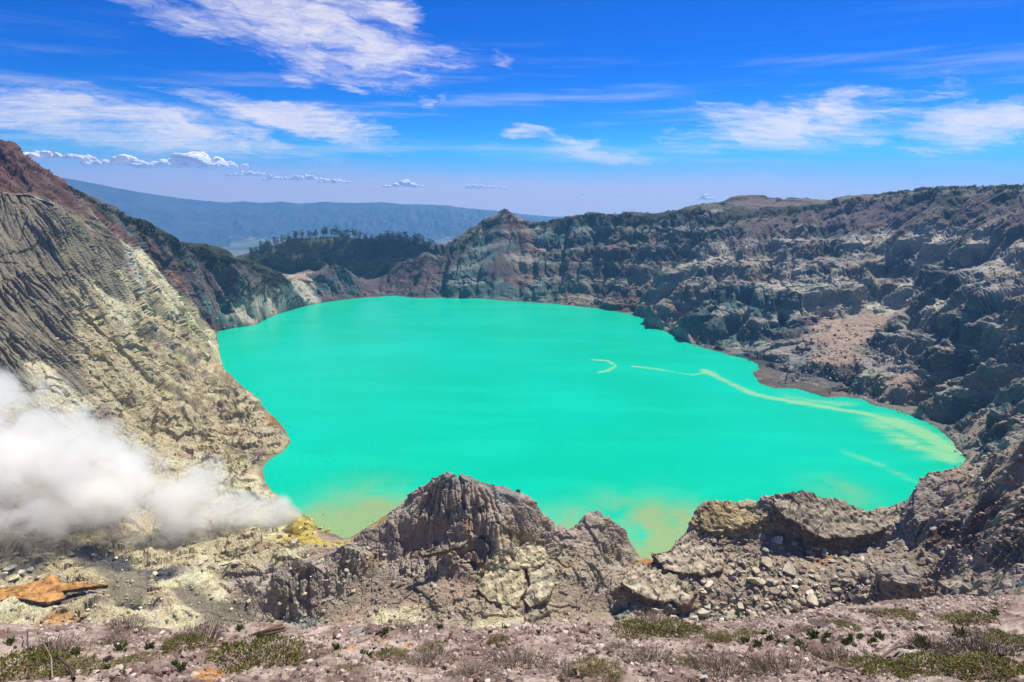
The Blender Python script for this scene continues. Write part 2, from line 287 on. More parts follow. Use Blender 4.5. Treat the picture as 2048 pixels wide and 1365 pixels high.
PTS = '''
# left reddish mountain
LA 0 285 Y520 r c; 60 320 Y545 r c; 130 365 Y580 r c; 200 405 Y622 v c; 250 427 Y650 d c; 300 450 Y685 v c; 350 478 Y720 v c; 420 505 Y760 v c; 460 512 Y778 v c; 500 520 Y792 v c; 545 545 Y830 v c; 578 557 Y862 v c
LA -150 215 Y500 r c; -350 160 Y480 r c; -150 330 Y455 r; -350 320 Y420 r
LA 0 340 Y498 r; 0 380 Y478 r; 60 375 Y500 r; 110 383 Y520 r; 60 350 Y522 r; 150 415 Y560 d; 200 440 Y598 r; 250 455 Y633 d; 270 480 Y652 r; 300 495 Y668 r; 340 505 Y690 d; 350 540 Y690 r; 390 545 Y722 d; 380 580 Y704 m; 430 560 Y745 m; 470 545 Y765 d; 420 600 Y728 m; 402 635 Y702 m; 400 615 Y708 m; 450 590 Y752 m; 500 560 Y790 d; 520 580 Y805 p
LA 420 640 Y712 t; 450 625 Y735 t; 480 615 Y752 p; 500 635 Y757 p; 480 640 Y738 p; 540 600 Y818 p; 540 620 Y806 p; 600 590 Y866 t; 570 590 Y846 t; 620 600 Y878 p; 560 570 Y850 v
# knoll by the outlet
LA 590 558 Y884 p c; 615 552 Y905 s c; 640 540 Y930 d c; 675 532 Y945 d c; 703 543 Y950 d c; 718 572 Y952 d c; 640 575 Y912 t; 690 570 Y940 t; 660 590 Y908 m; 700 590 Y928 m; 725 581 Y955 m c; 760 583 Y965 m
# far crater wall
FW 800 590 Y948 m; 760 562 Y985 m c; 800 532 Y1000 m c; 850 502 Y1012 d c; 900 490 Y1020 d c; 930 480 Y1030 v c; 960 453 Y1045 d c; 985 431 Y1052 d c; 1000 421 Y1058 d c; 1010 413 Y1060 d c; 1022 424 Y1059 r c; 1038 442 Y1056 r c; 1065 455 Y1052 d c; 1095 449 Y1056 v c; 1130 431 Y1058 v c; 1180 424 Y1050 v c; 1220 428 Y1035 v c; 1250 420 Y1018 v c; 1275 427 Y1005 v c; 1300 444 Y1000 v c; 1325 428 Y1003 v c; 1350 420 Y1000 v c; 1380 422 Y992 v c; 1405 412 Y982 v c
FW 850 560 Y968 m; 850 530 Y994 m; 900 560 Y958 t; 900 520 Y998 m; 950 570 Y940 t; 950 530 Y978 t; 960 490 Y1018 t; 1010 580 Y925 t; 1000 540 Y960 m; 1010 480 Y1015 d; 1040 560 Y942 r; 1050 520 Y972 k; 1050 480 Y1012 r; 1090 580 Y910 t; 1090 530 Y965 d; 1090 480 Y1020 t; 1150 600 Y884 b; 1150 550 Y930 d; 1150 500 Y990 d; 1150 460 Y1030 t; 1220 590 Y880 d; 1220 540 Y925 d; 1210 495 Y952 r; 1215 470 Y995 d; 1180 520 Y962 d; 1260 600 Y850 r; 1290 560 Y860 k; 1285 500 Y915 d; 1285 460 Y968 d; 1340 470 Y930 d; 1340 440 Y968 d
# right crater wall, middle distance
RW 1305 620 Y795 k; 1330 560 Y800 k; 1385 640 Y682 t; 1360 600 Y735 k; 1385 560 Y755 k; 1395 520 Y800 p; 1385 480 Y862 d; 1385 442 Y925 d; 1440 690 Y645 t; 1450 650 Y672 t; 1440 600 Y720 t; 1450 550 Y758 k; 1450 510 Y800 p; 1450 470 Y860 d; 1450 438 Y915 v
RW 1500 690 Y625 t; 1500 640 Y660 t; 1500 590 Y700 t; 1510 550 Y735 k; 1500 500 Y792 k; 1500 460 Y850 m; 1500 425 Y905 v; 1440 402 Y1020 v c; 1475 393 Y1040 m c; 1550 392 Y1040 v c; 1650 397 Y1010 v c; 1520 410 Y985 m; 1600 412 Y960 m
RW 1560 650 Y668 t; 1560 600 Y690 t; 1580 560 Y722 p; 1570 520 Y765 k; 1600 480 Y810 k; 1580 440 Y865 m; 1600 415 Y900 v
RW 1640 635 Y682 p; 1640 565 Y698 p; 1640 552 Y715 p; 1650 520 Y752 d; 1650 470 Y815 d; 1650 430 Y868 m; 1650 402 Y905 v; 1700 393 Y905 v c; 1700 410 Y880 m
RW 1720 625 Y672 p; 1720 568 Y684 p; 1720 556 Y702 k; 1740 520 Y745 b; 1750 480 Y782 p; 1750 450 Y820 m; 1760 415 Y850 m; 1760 390 Y875 v; 1800 377 Y872 v c; 1850 373 Y855 v c
RW 1800 615 Y640 p; 1800 570 Y652 p; 1800 560 Y690 d; 1800 545 Y718 d; 1800 480 Y730 p; 1800 465 Y742 m; 1820 430 Y785 m; 1820 400 Y825 v; 1900 369 Y800 v c; 1980 367 Y760 v c; 2048 366 Y725 v c; 2200 362 Y680 v c; 2500 355 Y600 v c
RW 1860 480 Y690 p; 1860 545 Y678 p; 1880 560 Y640 d; 1930 575 Y535 k; 1930 548 Y615 d; 1930 482 Y632 p; 1940 460 Y660 m; 1940 410 Y720 m; 1940 388 Y752 v; 2030 575 Y490 k; 2030 550 Y575 p; 2030 490 Y592 p; 2040 460 Y615 m; 2040 410 Y672 m; 2040 388 Y705 v
RW 2200 570 Y430 k; 2200 490 Y530 p; 2200 410 Y600 m; 2500 560 Y350 k; 2500 480 Y430 m
# right wall, near the lake
RW 1530 755 Y538 b; 1545 740 Y550 k; 1550 700 Y594 d; 1580 660 Y630 d; 1620 632 Y660 d; 1612 655 Y645 d; 1580 755 Y530 k; 1605 740 Y545 d; 1600 700 Y592 d; 1640 680 Y600 s; 1640 650 Y642 s; 1640 745 Y532 d; 1690 720 Y550 s; 1700 680 Y592 s; 1700 650 Y628 s; 1760 650 Y610 s; 1790 650 Y592 d; 1750 690 Y558 d; 1700 745 Y516 d; 1665 782 Y493 d; 1620 772 Y513 b; 1655 720 Y552 s
RW 1750 750 Y500 k; 1790 700 Y538 k; 1720 780 Y490 k; 1770 790 Y472 k; 1800 760 Y480 s; 1840 720 Y508 k; 1840 660 Y566 k; 1870 680 Y540 d; 1870 720 Y496 d; 1870 600 Y578 p; 1900 580 Y566 k; 1850 790 Y456 k; 1880 760 Y470 b; 1900 660 Y500 d; 1900 740 Y472 d; 1940 730 Y462 d; 1940 650 Y484 d; 1980 640 Y468 k; 1980 720 Y448 k; 2000 600 Y478 k
RW 1830 820 Y442 k; 1900 830 Y422 t; 1940 810 Y424 t; 1950 860 Y388 s; 1990 790 Y414 k; 2030 740 Y414 k; 2030 660 Y442 k; 1920 870 Y394 b; 1960 900 Y366 b; 2030 830 Y372 k; 1990 850 Y378 t; 2200 740 Y350 k; 2200 850 Y290 b
# near right wall
NR 1838 962 z54 k c; 1850 948 z58 k c; 1890 932 z64 b c; 1935 922 z70 b c; 1985 905 z82 b c; 2048 868 z102 b c; 2200 800 z128 b c; 2500 760 z140 b c
NR 1818 1020 z44 k; 1812 1060 z36 k; 1806 1085 z28 k; 1850 1000 z54 k; 1860 1060 z42 k; 1880 1020 z54 k; 1920 980 z62 b; 1935 1020 z62 b; 1990 960 z76 b; 1900 1070 z50 r; 1950 1050 z64 r; 2030 1000 z88 b; 2030 1060 z86 r; 1840 1100 z36 b; 1880 1110 z44 b; 1940 1110 z58 l; 2030 1110 z82 l; 1990 1140 z68 k
NR 1738 1200 z24 k; 1740 1235 z19 k; 1772 1120 z46 k; 1800 1100 z42 b; 1865 1150 z52 b; 1800 1240 z19 k; 1855 1212 z38 l; 1850 1240 z28 k; 1900 1180 z54 b; 1920 1225 z60 l; 1990 1190 z76 k; 2040 1180 z90 d; 2040 1235 z104 l; 1990 1240 z86 l; 2250 1150 z135 b; 2250 1000 z125 b; 2500 1100 z150 b
# ridges on the crater floor
MR 500 1150 z28 k c; 560 1140 z30 k c; 620 1122 z30 k c; 690 1090 z31 k c; 740 1058 z33 k c; 800 1018 z40 k c; 850 975 z48 k c; 888 943 z60 d c; 905 955 z54 d c; 930 962 z51 d c; 960 968 z49 d c; 1020 985 z46 d c; 1060 1010 z41 k c; 1082 1035 z35 k c; 1098 1072 z26 k c
MR 520 1215 z8 k; 480 1200 z13 k; 560 1240 z7 k; 600 1205 z12 k; 610 1235 z7 d; 650 1185 z14 k; 700 1150 z19 k; 660 1215 z12 b; 700 1240 z12 b; 740 1160 z18 b; 780 1120 z22 k; 760 1200 z14 b; 800 1235 z13 w; 830 1090 z28 s; 800 1075 z31 k; 850 1040 z40 k; 880 1120 z24 k; 870 1180 z18 b; 900 1240 z13 l; 890 1000 z48 k; 890 1060 z36 b; 900 1085 z34 l; 950 1010 z46 k; 940 1060 z36 k; 960 1080 z32 d; 940 1130 z20 k; 935 1170 z16 s; 1000 1040 z42 k; 1010 1075 z32 y; 1050 1060 z34 k; 1040 1085 z28 y
MR 1000 1100 z25 w; 1090 1100 z24 l; 1060 1130 z21 l; 970 1160 z18 l; 1040 1160 z18 w; 1100 1150 z18 l; 1060 1200 z15 l; 970 1210 z15 l; 1000 1240 z13 w; 1090 1235 z12 l; 1130 1130 z16 l; 1140 1180 z13 b; 1180 1230 z8 b
MR 1197 1018 z31 d c; 1220 1030 z28 l c; 1160 1055 z20 k; 1118 1085 z8 k; 1245 1050 z24 k c; 1268 1090 z12 k c; 1274 1108 z5 k; 1200 1060 z25 k; 1180 1085 z21 k; 1225 1085 z22 k; 1200 1110 z19 k; 1160 1130 z17 k; 1230 1130 z15 k; 1180 1160 z15 k; 1210 1180 z11 k; 1255 1140 z8 k
# slabs and crags on the right of the floor
MR 1282 1122 z15 o c; 1340 1100 z19 l c; 1365 1072 z22 l c; 1388 1040 z30 y c; 1415 1005 z38 y c; 1450 1003 z39 y c; 1500 1012 z37 y c; 1522 1000 z42 d c; 1545 988 z45 l c; 1585 985 z46 l c; 1650 995 z42 l c; 1700 1010 z38 l c; 1760 1029 z33 l c; 1812 1036 z32 l c
MR 1400 1060 z28 k; 1450 1050 z30 y; 1490 1055 z29 y; 1530 1040 z34 d; 1560 1075 z26 d; 1600 1060 z31 l; 1680 1060 z28 l; 1760 1060 z28 l; 1620 1085 z24 d; 1700 1085 z25 l; 1790 1088 z26 d; 1500 1085 z25 b; 1640 1100 z24 o; 1560 1105 z23 b; 1720 1105 z25 b; 1780 1110 z30 b; 1400 1100 z23 l; 1450 1100 z24 l; 1350 1130 z20 l; 1290 1145 z20 l; 1240 1170 z17 l; 1205 1200 z10 b; 1240 1215 z8 d; 1300 1190 z18 l; 1350 1170 z20 l; 1350 1215 z12 d; 1300 1230 z7 b; 1420 1140 z21 b; 1500 1130 z22 l; 1500 1180 z19 b; 1600 1140 z22 b; 1700 1150 z25 b; 1620 1190 z19 b; 1700 1200 z20 r; 1560 1230 z15 b; 1440 1230 z13 l; 1650 1235 z17 b; 1400 1195 z16 b
# grey left slope
LB 0 388 Y440 g c; 60 387 Y448 g c; 100 389 Y456 g c; 125 408 Y466 g c; 160 440 Y482 g c; 200 462 Y500 g c; 240 482 Y520 g c; 265 520 Y528 p c; 310 537 Y560 w c; 335 565 Y582 w c; 352 592 Y600 w c; 372 625 Y622 w c; 390 650 Y650 y c; 420 672 Y690 r c
LB -200 395 Y420 g c; -400 390 Y400 g c; -200 600 Y330 g; -400 600 Y300 g; -200 850 Y265 g; -400 900 Y230 y; -200 1050 Y220 y; -300 1200 Y180 y
LB 0 480 Y410 g; 0 600 Y375 g; 0 740 Y335 g; 0 850 Y302 y; 0 950 Y272 y; 0 1050 Y245 y; 0 1130 Y217 y; 100 480 Y430 g; 100 600 Y395 g; 100 720 Y360 g; 100 850 Y320 y; 100 1000 Y272 y; 120 780 Y345 w; 200 560 Y458 g; 200 520 Y480 g; 170 640 Y420 y; 220 610 Y452 w; 200 680 Y412 y; 200 760 Y385 y; 200 880 Y345 y; 200 1000 Y300 y; 200 1090 Y255 y; 270 600 Y500 y; 290 560 Y535 y; 250 680 Y440 y; 280 760 Y415 y; 280 850 Y380 y; 300 950 Y335 y; 300 1050 Y280 y; 320 660 Y525 y; 330 610 Y568 w; 360 660 Y570 y; 380 700 Y545 y; 350 760 Y462 y; 380 820 Y425 y; 350 880 Y385 y; 430 740 Y532 y; 430 780 Y478 y; 450 830 Y438 y; 500 820 Y440 y; 530 850 Y425 y; 550 850 Y428 o; 480 900 Y385 y; 530 895 Y390 y; 400 950 Y345 w; 470 960 Y338 w; 500 940 Y352 y
# floor beside the vents
LB 540 1000 Y312 w; 450 1020 Y292 w; 550 1050 z4 w; 450 1060 z9 y; 600 1060 z3 u; 625 1045 z2 u; 620 1080 z4 u; 640 1085 z4 u; 660 1075 z2 s; 600 1105 z7 w; 540 1100 z9 y; 640 1108 z7 s; 480 1110 z11 y; 430 1130 z13 w; 380 1125 z14 y; 300 1120 z18 y; 250 1130 z20 d; 480 1140 z15 y
LB 40 1150 z26 w; 100 1155 z24 y; 180 1165 z23 y; 20 1185 z25 y; 100 1185 z23 b; 110 1200 z22 b; 250 1150 z21 g; 250 1185 z21 g; 320 1150 z20 d; 350 1165 z19 w; 420 1165 z19 w; 440 1185 z17 w; 380 1195 z18 g; 320 1200 z20 y; 60 1225 z24 w; 150 1225 z25 y; 200 1215 z26 y; 260 1215 z24 w; 280 1238 z16 d; 250 1240 z24 w; 350 1225 z20 w; 420 1220 z16 g; 350 1245 z18 w; 450 1240 z14 g; 100 1245 z24 o; 0 1240 z26 w
# wooded hill beyond the outlet
WH 505 506 Y1240 f c; 540 490 Y1270 f c; 580 477 Y1300 f c; 620 477 Y1320 f c; 650 473 Y1320 f c; 690 473 Y1310 f c; 720 479 Y1300 f c; 755 485 Y1290 f c; 790 478 Y1310 f c; 820 481 Y1320 f c; 850 489 Y1320 f c; 880 504 Y1310 f c; 920 520 Y1300 f
WH 540 530 Y1180 f; 600 520 Y1200 f; 650 520 Y1200 f; 700 530 Y1190 f; 760 530 Y1200 f; 820 525 Y1220 f; 600 548 Y1130 f; 560 555 Y1120 f; 650 555 Y1130 f; 720 565 Y1120 f; 780 550 Y1130 f; 460 520 Y1220 f; 420 530 Y1200 f
'''
CLASSES = 'gywrdtvmpsklobfu'
REG = ['LA', 'FW', 'RW', 'NR', 'MR', 'LB', 'WH']
ctrl, reg, cls = [], [], []
crest = []
for line in PTS.strip().splitlines():
    if line.startswith('#'): continue
    rg, rest = line[:2], line[2:]
    for item in rest.split(';'):
        it = item.split()
        p = world_pt(float(it[0]), float(it[1]), it[2])
        ctrl.append(p); reg.append(rg); cls.append(it[3])
        if len(it) > 4: crest.append((p, rg, it[3]))
vis_n = len(ctrl)
BACK = {'LA': (60, 12), 'FW': (70, 25), 'RW': (80, 14), 'NR': (16, 14), 'MR': (14, 17), 'LB': (14, 9), 'WH': (60, 30)}
for p, rg, c in crest:
    dY, dz = BACK[rg]
    k = (p[1] + dY) / p[1]
    ctrl.append((p[0] * k, p[1] + dY, max(p[2] - dz, -6.0) if rg != 'WH' else p[2] - dz)); reg.append(rg); cls.append(c)
    if rg in ('LA', 'FW', 'RW'):
        k = (p[1] + 260) / p[1]
        ctrl.append((p[0] * k, p[1] + 260, p[2] * 0.55 - (40 if rg != 'RW' else 10))); reg.append(rg); cls.append('f')
    if rg == 'WH':
        k = 1600 / p[1]
        ctrl.append((p[0] * k, 1600, p[2] - 190)); reg.append(rg); cls.append('f')
# the steep rim below the viewpoint, hidden by the foreground
for s in np.linspace(-1.5, 1.5, 9):
    for Y, g in ((10, 9), (25, 16), (60, 26), (110, 28), (150, 20)):
        if s > 0.6 and Y > 60: continue
        b = 0.93 * Y + g * 0.6
        if s > 0.3: b = b * (1 - 0.35 * (s - 0.3))
        ctrl.append((s * Y, Y, H - b)); reg.append('MR'); cls.append('b')
ctrl = np.array(ctrl)
lbed = [world_pt(px, py, 'z0') for px, py in [(700,700),(900,700),(1100,700),(1300,750),(600,750),(800,800),(1000,850),(1200,850),(1500,850),(1700,880),(700,900),(900,900),(1300,920),(1500,930),(1750,950),(650,980),(1000,640),(1150,670)]]
bed = np.array([(x, y, -25.0) for x, y, z in lbed])
shz = np.array([(x, y, 0.0) for x, y in SHORE_W])
allp = np.vstack([ctrl, bed, shz])
# drop near-duplicates
def chart(x, y): return np.stack([x / y, 2.2 * np.log(y)], -1)
q = chart(allp[:, 0], allp[:, 1])
keep = []
for i in range(len(q)):
    if all(((q[i] - q[j]) ** 2).sum() > 0.006 ** 2 for j in keep): keep.append(i)
q = q[keep]; zz = allp[keep, 2]
n = len(q)
D = np.sqrt(((q[:, None] - q[None]) ** 2).sum(-1))
A = np.zeros((n + 3, n + 3)); A[:n, :n] = D - np.eye(n) * 0.002
A[:n, n] = 1; A[:n, n + 1:] = q; A[n, :n] = 1; A[n + 1:, :n] = q.T
W = np.linalg.solve(A, np.concatenate([zz, np.zeros(3)])).astype(np.float32)
qf = q.astype(np.float32)

# ------------------------------------------------------------------ coarse chart grid of the ground
S0, S1, NS = -1.75, 1.75, 760
L0, L1, NL = math.log(10.0), math.log(2100.0), 760
sg = np.linspace(S0, S1, NS).astype(np.float32); lg = np.linspace(L0, L1, NL).astype(np.float32)
GS, GL = np.meshgrid(sg, lg, indexing='ij')
def rbf(s, l):
    out = np.zeros(s.shape, np.float32)
    l2 = l * 2.2
    for i in range(n):
        out += W[i] * np.sqrt((s - qf[i, 0]) ** 2 + (l2 - qf[i, 1]) ** 2)
    return out + W[n] + W[n + 1] * s + W[n + 2] * l2
G_z = rbf(GS, GL)
G_y = np.exp(GL); G_x = GS * G_y
# signed distance to the shore (positive on land)
def shore_dist(x, y):
    P = SHORE_W.astype(np.float32); Q = np.roll(P, -1, 0)
    d = np.full(x.shape, 1e9, np.float32); inside = np.zeros(x.shape, bool)
    for (ax, ay), (bx, by) in zip(P, Q):
        ex, ey = bx - ax, by - ay
        t = np.clip(((x - ax) * ex + (y - ay) * ey) / (ex * ex + ey * ey + 1e-9), 0, 1)
        d = np.minimum(d, (x - ax - t * ex) ** 2 + (y - ay - t * ey) ** 2)
        c = ((ay > y) != (by > y)) & (x < (bx - ax) * (y - ay) / (by - ay + 1e-9) + ax)
        inside ^= c
    d = np.sqrt(d)
    return np.where(inside, -d, d)
G_d = shore_dist(G_x, G_y)
land = np.maximum(G_z, np.minimum(0.35 * G_d, 2.5) + 0.05)
nearlake = G_y < 1000
G_z = np.where(G_d > 0, np.where(nearlake & (G_d < 200), land, G_z), np.minimum(G_z, np.maximum(-0.35 * -G_d, -8) - 0.3))
# rock classes and regions on the same grid: inverse-distance weights in (angle, log distance, relative height)
cq = np.column_stack([ctrl[:, 0] / ctrl[:, 1], 1.6 * np.log(ctrl[:, 1]), ctrl[:, 2] / ctrl[:, 1]]).astype(np.float32)
G_c = np.zeros((len(CLASSES),) + GS.shape, np.float32); G_r = np.zeros((len(REG),) + GS.shape, np.float32)
zr = G_z / G_y
for i in range(len(ctrl)):
    d2 = (GS - cq[i, 0]) ** 2 + (1.6 * GL - cq[i, 1]) ** 2 + (zr - cq[i, 2]) ** 2
    w = 1.0 / (d2 + 2e-5) ** 3
    G_c[CLASSES.index(cls[i])] += w; G_r[REG.index(reg[i])] += w
G_c /= G_c.sum(0); G_r /= G_r.sum(0)
def lookup(G, s, l):
    fs = np.clip((s - S0) / (S1 - S0) * (NS - 1), 0, NS - 1.001); fl = np.clip((l - L0) / (L1 - L0) * (NL - 1), 0, NL - 1.001)
    i = fs.astype(np.int32); j = fl.astype(np.int32); a = (fs - i).astype(np.float32); b = (fl - j).astype(np.float32)
    return G[..., i, j] * (1 - a) * (1 - b) + G[..., i + 1, j] * a * (1 - b) + G[..., i, j + 1] * (1 - a) * b + G[..., i + 1, j + 1] * a * b
# smooth fall line
def blur(G, k):
    for _ in range(k):
        G = (G + np.roll(G, 1, 0) + np.roll(G, -1, 0)) / 3; G = (G + np.roll(G, 1, 1) + np.roll(G, -1, 1)) / 3
    return G
Zb = blur(G_z, 26)
zs = np.gradient(Zb, sg, axis=0); zl = np.gradient(Zb, lg, axis=1)
G_gx = zs / G_y; G_gy = (zl - GS * zs) / G_y         # dz/dx, dz/dy
print('survey', n, 'points', round(time.time() - T0, 1), 's')

def ground_z(x, y): return lookup(G_z, x / y, np.log(y))
# ------------------------------------------------------------------ dense ground mesh
TERRAIN_RES = (1060, 810)
NCOL, NROW = TERRAIN_RES
pxs = np.concatenate([np.linspace(-620, -60, int(NCOL * 0.06), endpoint=False), np.linspace(-60, 2110, int(NCOL * 0.88), endpoint=False), np.linspace(2110, 2700, NCOL - int(NCOL * 0.06) - int(NCOL * 0.88))])
scol = ((pxs - 1024) / F / math.cos(PITCH) * 0.96).astype(np.float32)
ldense = np.linspace(math.log(14.0), math.log(2050.0), 2600).astype(np.float32)
SS, LL = np.meshgrid(scol, ldense, indexing='ij')
zc = lookup(G_z, SS, LL); Yc = np.exp(LL)
ang = np.arctan2(zc - H, Yc)
dang = np.abs(np.diff(ang, axis=1)); 
ds = np.sqrt(np.diff(zc, axis=1) ** 2 + np.diff(Yc, axis=1) ** 2) / np.hypot(Yc, H - zc)[:, 1:]
wgt = np.maximum(dang, ds * np.where(Yc[:, 1:] < 320, 0.30, 0.05)) + 0.006 * np.diff(LL, axis=1)
wgt *= np.where(zc[:, 1:] < -1.0, 0.08, 1.0)
wgt *= np.where((Yc[:, 1:] < 90) | ((Yc[:, 1:] < 165) & (np.abs(SS[:, 1:] + 0.25) < 0.85)), 0.15, 1.0)
# slightly smoothed across columns so that neighbouring rows line up
k = 9
pad = np.pad(wgt, ((k, k), (0, 0)), mode='edge'); cs = np.cumsum(np.pad(pad, ((1, 0), (0, 0))), 0)
wgt = (cs[2 * k + 1:] - cs[:-2 * k - 1]) / (2 * k + 1)
cum = np.concatenate([np.zeros((len(scol), 1)), np.cumsum(wgt, 1)], 1); cum /= cum[:, -1:]
tt = np.linspace(0, 1, NROW)
Lr = np.stack([np.interp(tt, cum[i], ldense) for i in range(len(scol))]).astype(np.float32)
S = np.repeat(scol[:, None], NROW, 1)
Y = np.exp(Lr); X = S * Y; Z = lookup(G_z, S, Lr)
dist = np.sqrt(X * X + Y * Y + (Z - H) ** 2)
pix = dist / 558.0
SD = lookup(G_d, S, Lr)
onland = SD > -1.5
# natural wandering borders between the rocks
wq = 0.014 * fbm(X / 22, Y / 22, Z / 22, 4, 11); wq2 = 0.014 * fbm(X / 22 + 40, Y / 22, Z / 22, 4, 17)
Cw = lookup(G_c, S + wq, Lr + wq2); Cw /= Cw.sum(0)
Rw = lookup(G_r, S + wq * 0.3, Lr + wq2 * 0.3)
PROP = {  # crag, rill depth, large ribs, strata
 'g': (0.26, 1.5, 0.25, 0.0), 'y': (1.10, 0.5, 1.0, 0.05), 'w': (0.70, 0.25, 0.3, 0.04), 'r': (0.95, 0.7, 0.9, 0.2), 'd': (1.0, 0.55, 1.15, 0.3), 't': (0.75, 0.85, 1.15, 0.1),
 'v': (0.6, 0.4, 0.8, 0.0), 'm': (0.30, 1.0, 0.7, 0.0), 'p': (0.75, 0.5, 0.25, 0.3), 's': (0.35, 0.0, 0.0, 0.0), 'k': (1.0, 0.85, 1.0, 0.05), 'l': (0.5, 0.0, 0.1, 1.0),
 'o': (0.4, 0.0, 0.0, 0.5), 'b': (0.55, 0.2, 0.3, 0.1), 'f': (0.2, 0.3, 0.6, 0.0), 'u': (0.6, 0.0, 0.0, 0.0)}
crag = sum(Cw[i] * PROP[c][0] for i, c in enumerate(CLASSES))
rill = sum(Cw[i] * PROP[c][1] for i, c in enumerate(CLASSES))
ribs = (np.clip(1 - 0.6 * Rw[REG.index('MR')], 0, 1) + 0.7 * (Rw[REG.index('RW')] + Rw[REG.index('FW')])) * sum(Cw[i] * PROP[c][2] for i, c in enumerate(CLASSES))
mr_ = np.clip(Rw[REG.index('MR')], 0, 1); soft = Cw[CLASSES.index('y')] + Cw[CLASSES.index('l')] + Cw[CLASSES.index('w')]
rill = rill * (1 - 0.75 * mr_ * soft)
crag = crag * (1 - 0.35 * mr_ * (Cw[CLASSES.index('l')] + Cw[CLASSES.index('w')]))
strat = sum(Cw[i] * PROP[c][3] for i, c in enumerate(CLASSES))
# normals of the smooth ground
def normals(X, Y, Z):
    ax, ay, az = np.gradient(X, axis=0), np.gradient(Y, axis=0), np.gradient(Z, axis=0)
    bx, by, bz = np.gradient(X, axis=1), np.gradient(Y, axis=1), np.gradient(Z, axis=1)
    nx, ny, nz = ay * bz - az * by, az * bx - ax * bz, ax * by - ay * bx
    ln = np.sqrt(nx * nx + ny * ny + nz * nz) + 1e-9
    sg_ = np.sign(nz + 1e-9) / ln
    return nx * sg_, ny * sg_, nz * sg_
gx = lookup(G_gx, S, Lr); gy = lookup(G_gy, S, Lr)
gl = np.sqrt(gx * gx + gy * gy) + 1e-6
nl = np.sqrt(1 + gl * gl); NX, NY, NZ = -gx / nl, -gy / nl, 1 / nl
# reach of the relief: nearer ground carries smaller features
reach = np.clip(dist / 420.0, 0.32, 1.6)
fade = sstep(SD, 0.0, 10.0) * 0.9 + 0.1
fade = np.where(SD < 0, 0.1, fade)
disp = np.zeros_like(Z)
sel = onland
def ev(fn, mask, *args):
    out = np.zeros(Z.shape, np.float32); r = fn(*[a[mask] for a in args]); 
    if isinstance(r, tuple):
        o2 = np.zeros(Z.shape, np.float32); out[mask] = r[0]; o2[mask] = r[1]; return out, o2
    out[mask] = r; return out
# large spurs and hollows
disp_pk = np.clip(1 - 0.75 * Rw[REG.index('FW')] * np.exp(-((S + 0.012) / 0.06) ** 2), 0, 1)
disp += ev(lambda x, y, z: fbm(x / 55, y / 55, z / 55, 3, 3), sel, X, Y, Z) * 3.2 * reach * crag
# chiselled rock, large to small
wx0 = fbm(X / 9, Y / 9, Z / 9, 3, 23); wy0 = fbm(X / 9, Y / 9, Z / 9 + 31, 3, 29)
for o, lam in enumerate((46, 23, 11, 5.5, 2.8, 1.4, 0.8)):
    m = sel & (lam > 1.6 * pix) & (lam < 42 * reach + 14 * (Rw[REG.index('RW')] > .5))
    if not m.any(): continue
    wx, wy = wx0 * min(1.6, lam * 0.10), wy0 * min(1.6, lam * 0.10)
    fv, fe = ev(lambda x, y, z: facet(x / lam, y / lam, z / (lam * 1.25), 40 + o), m, X + wx, Y + wy, Z + wx * 0.5)
    a = lam * (0.12 if lam > 15 else 0.17) * (1 + 0.35 * (Rw[REG.index('RW')] + Rw[REG.index('FW')]) * (lam > 8))
    disp += fv * a * crag - np.where(m, np.clip(0.08 - fe, 0, 1) * min(lam, 4.0) * 0.8 * np.clip(crag - 0.15, 0, 1), 0)
# rills down the fall line
tx, ty = -gy / gl, gx / gl
ex = fbm(X / 26, Y / 26, Z / 26, 3, 61) ; ey = fbm(X / 26, Y / 26, Z / 26 + 17, 3, 67)
steep = sstep(gl, 0.12, 0.5)
for lam, amp, sd, big in ((62.0, 5.0, 69, 1), (27.0, 2.6, 70, 1), (13.0, 1.45, 71, 0), (6.2, 1.1, 73, 0), (3.0, 0.6, 79, 0), (1.6, 0.3, 81, 0)):
    wr = ribs if big else rill
    m = sel & (wr > 0.05) & (lam > 2.2 * pix) & (lam < 48 * reach)
    ph = ev(lambda x, y, a, b: gully(x / lam, y / lam, a, b, sd), m, X + ex * lam * 0.16, Y + ey * lam * 0.16, tx, ty)
    prof = (np.exp(-(ph / 1.25) ** 2) * 1.5 - 0.6) if big else (np.exp(-(ph / 0.65) ** 2) * 1.25 - 0.25)
    cut = 1.0 if big else 0.45 + 0.9 * sstep(perlin(X / 19, Y / 19, Z / 19, 83), -0.35, 0.35)
    disp -= np.where(m, prof * amp * wr * steep * cut, 0)
fade = fade * disp_pk
X2, Y2, Z2 = X + NX * disp * fade, Y + NY * disp * fade, Z + NZ * disp * fade
# ledges of layered ash: heights gathered into steps, with a wandering dip
dip = 0.10 * X - 0.05 * Y + fbm(X / 40, Y / 40, Z / 40, 3, 91) * 5
for th, sh in ((5.0, 0.5), (2.1, 0.6), (0.95, 0.5)):
    m = sel & (strat > 0.03) & (th > 1.2 * pix)
    h_ = (Z2 + dip + fbm(X / 6, Y / 6, Z / 6, 3, 95) * th * 0.55) / th
    fr = h_ - np.floor(h_)
    st = np.where(fr < 0.72, fr * 0.25, 0.18 + (fr - 0.72) / 0.28 * 0.82)
    Z2 = Z2 + np.where(m, (st - fr) * th * sh * np.clip(strat * 1.3, 0, 1) * fade, 0)
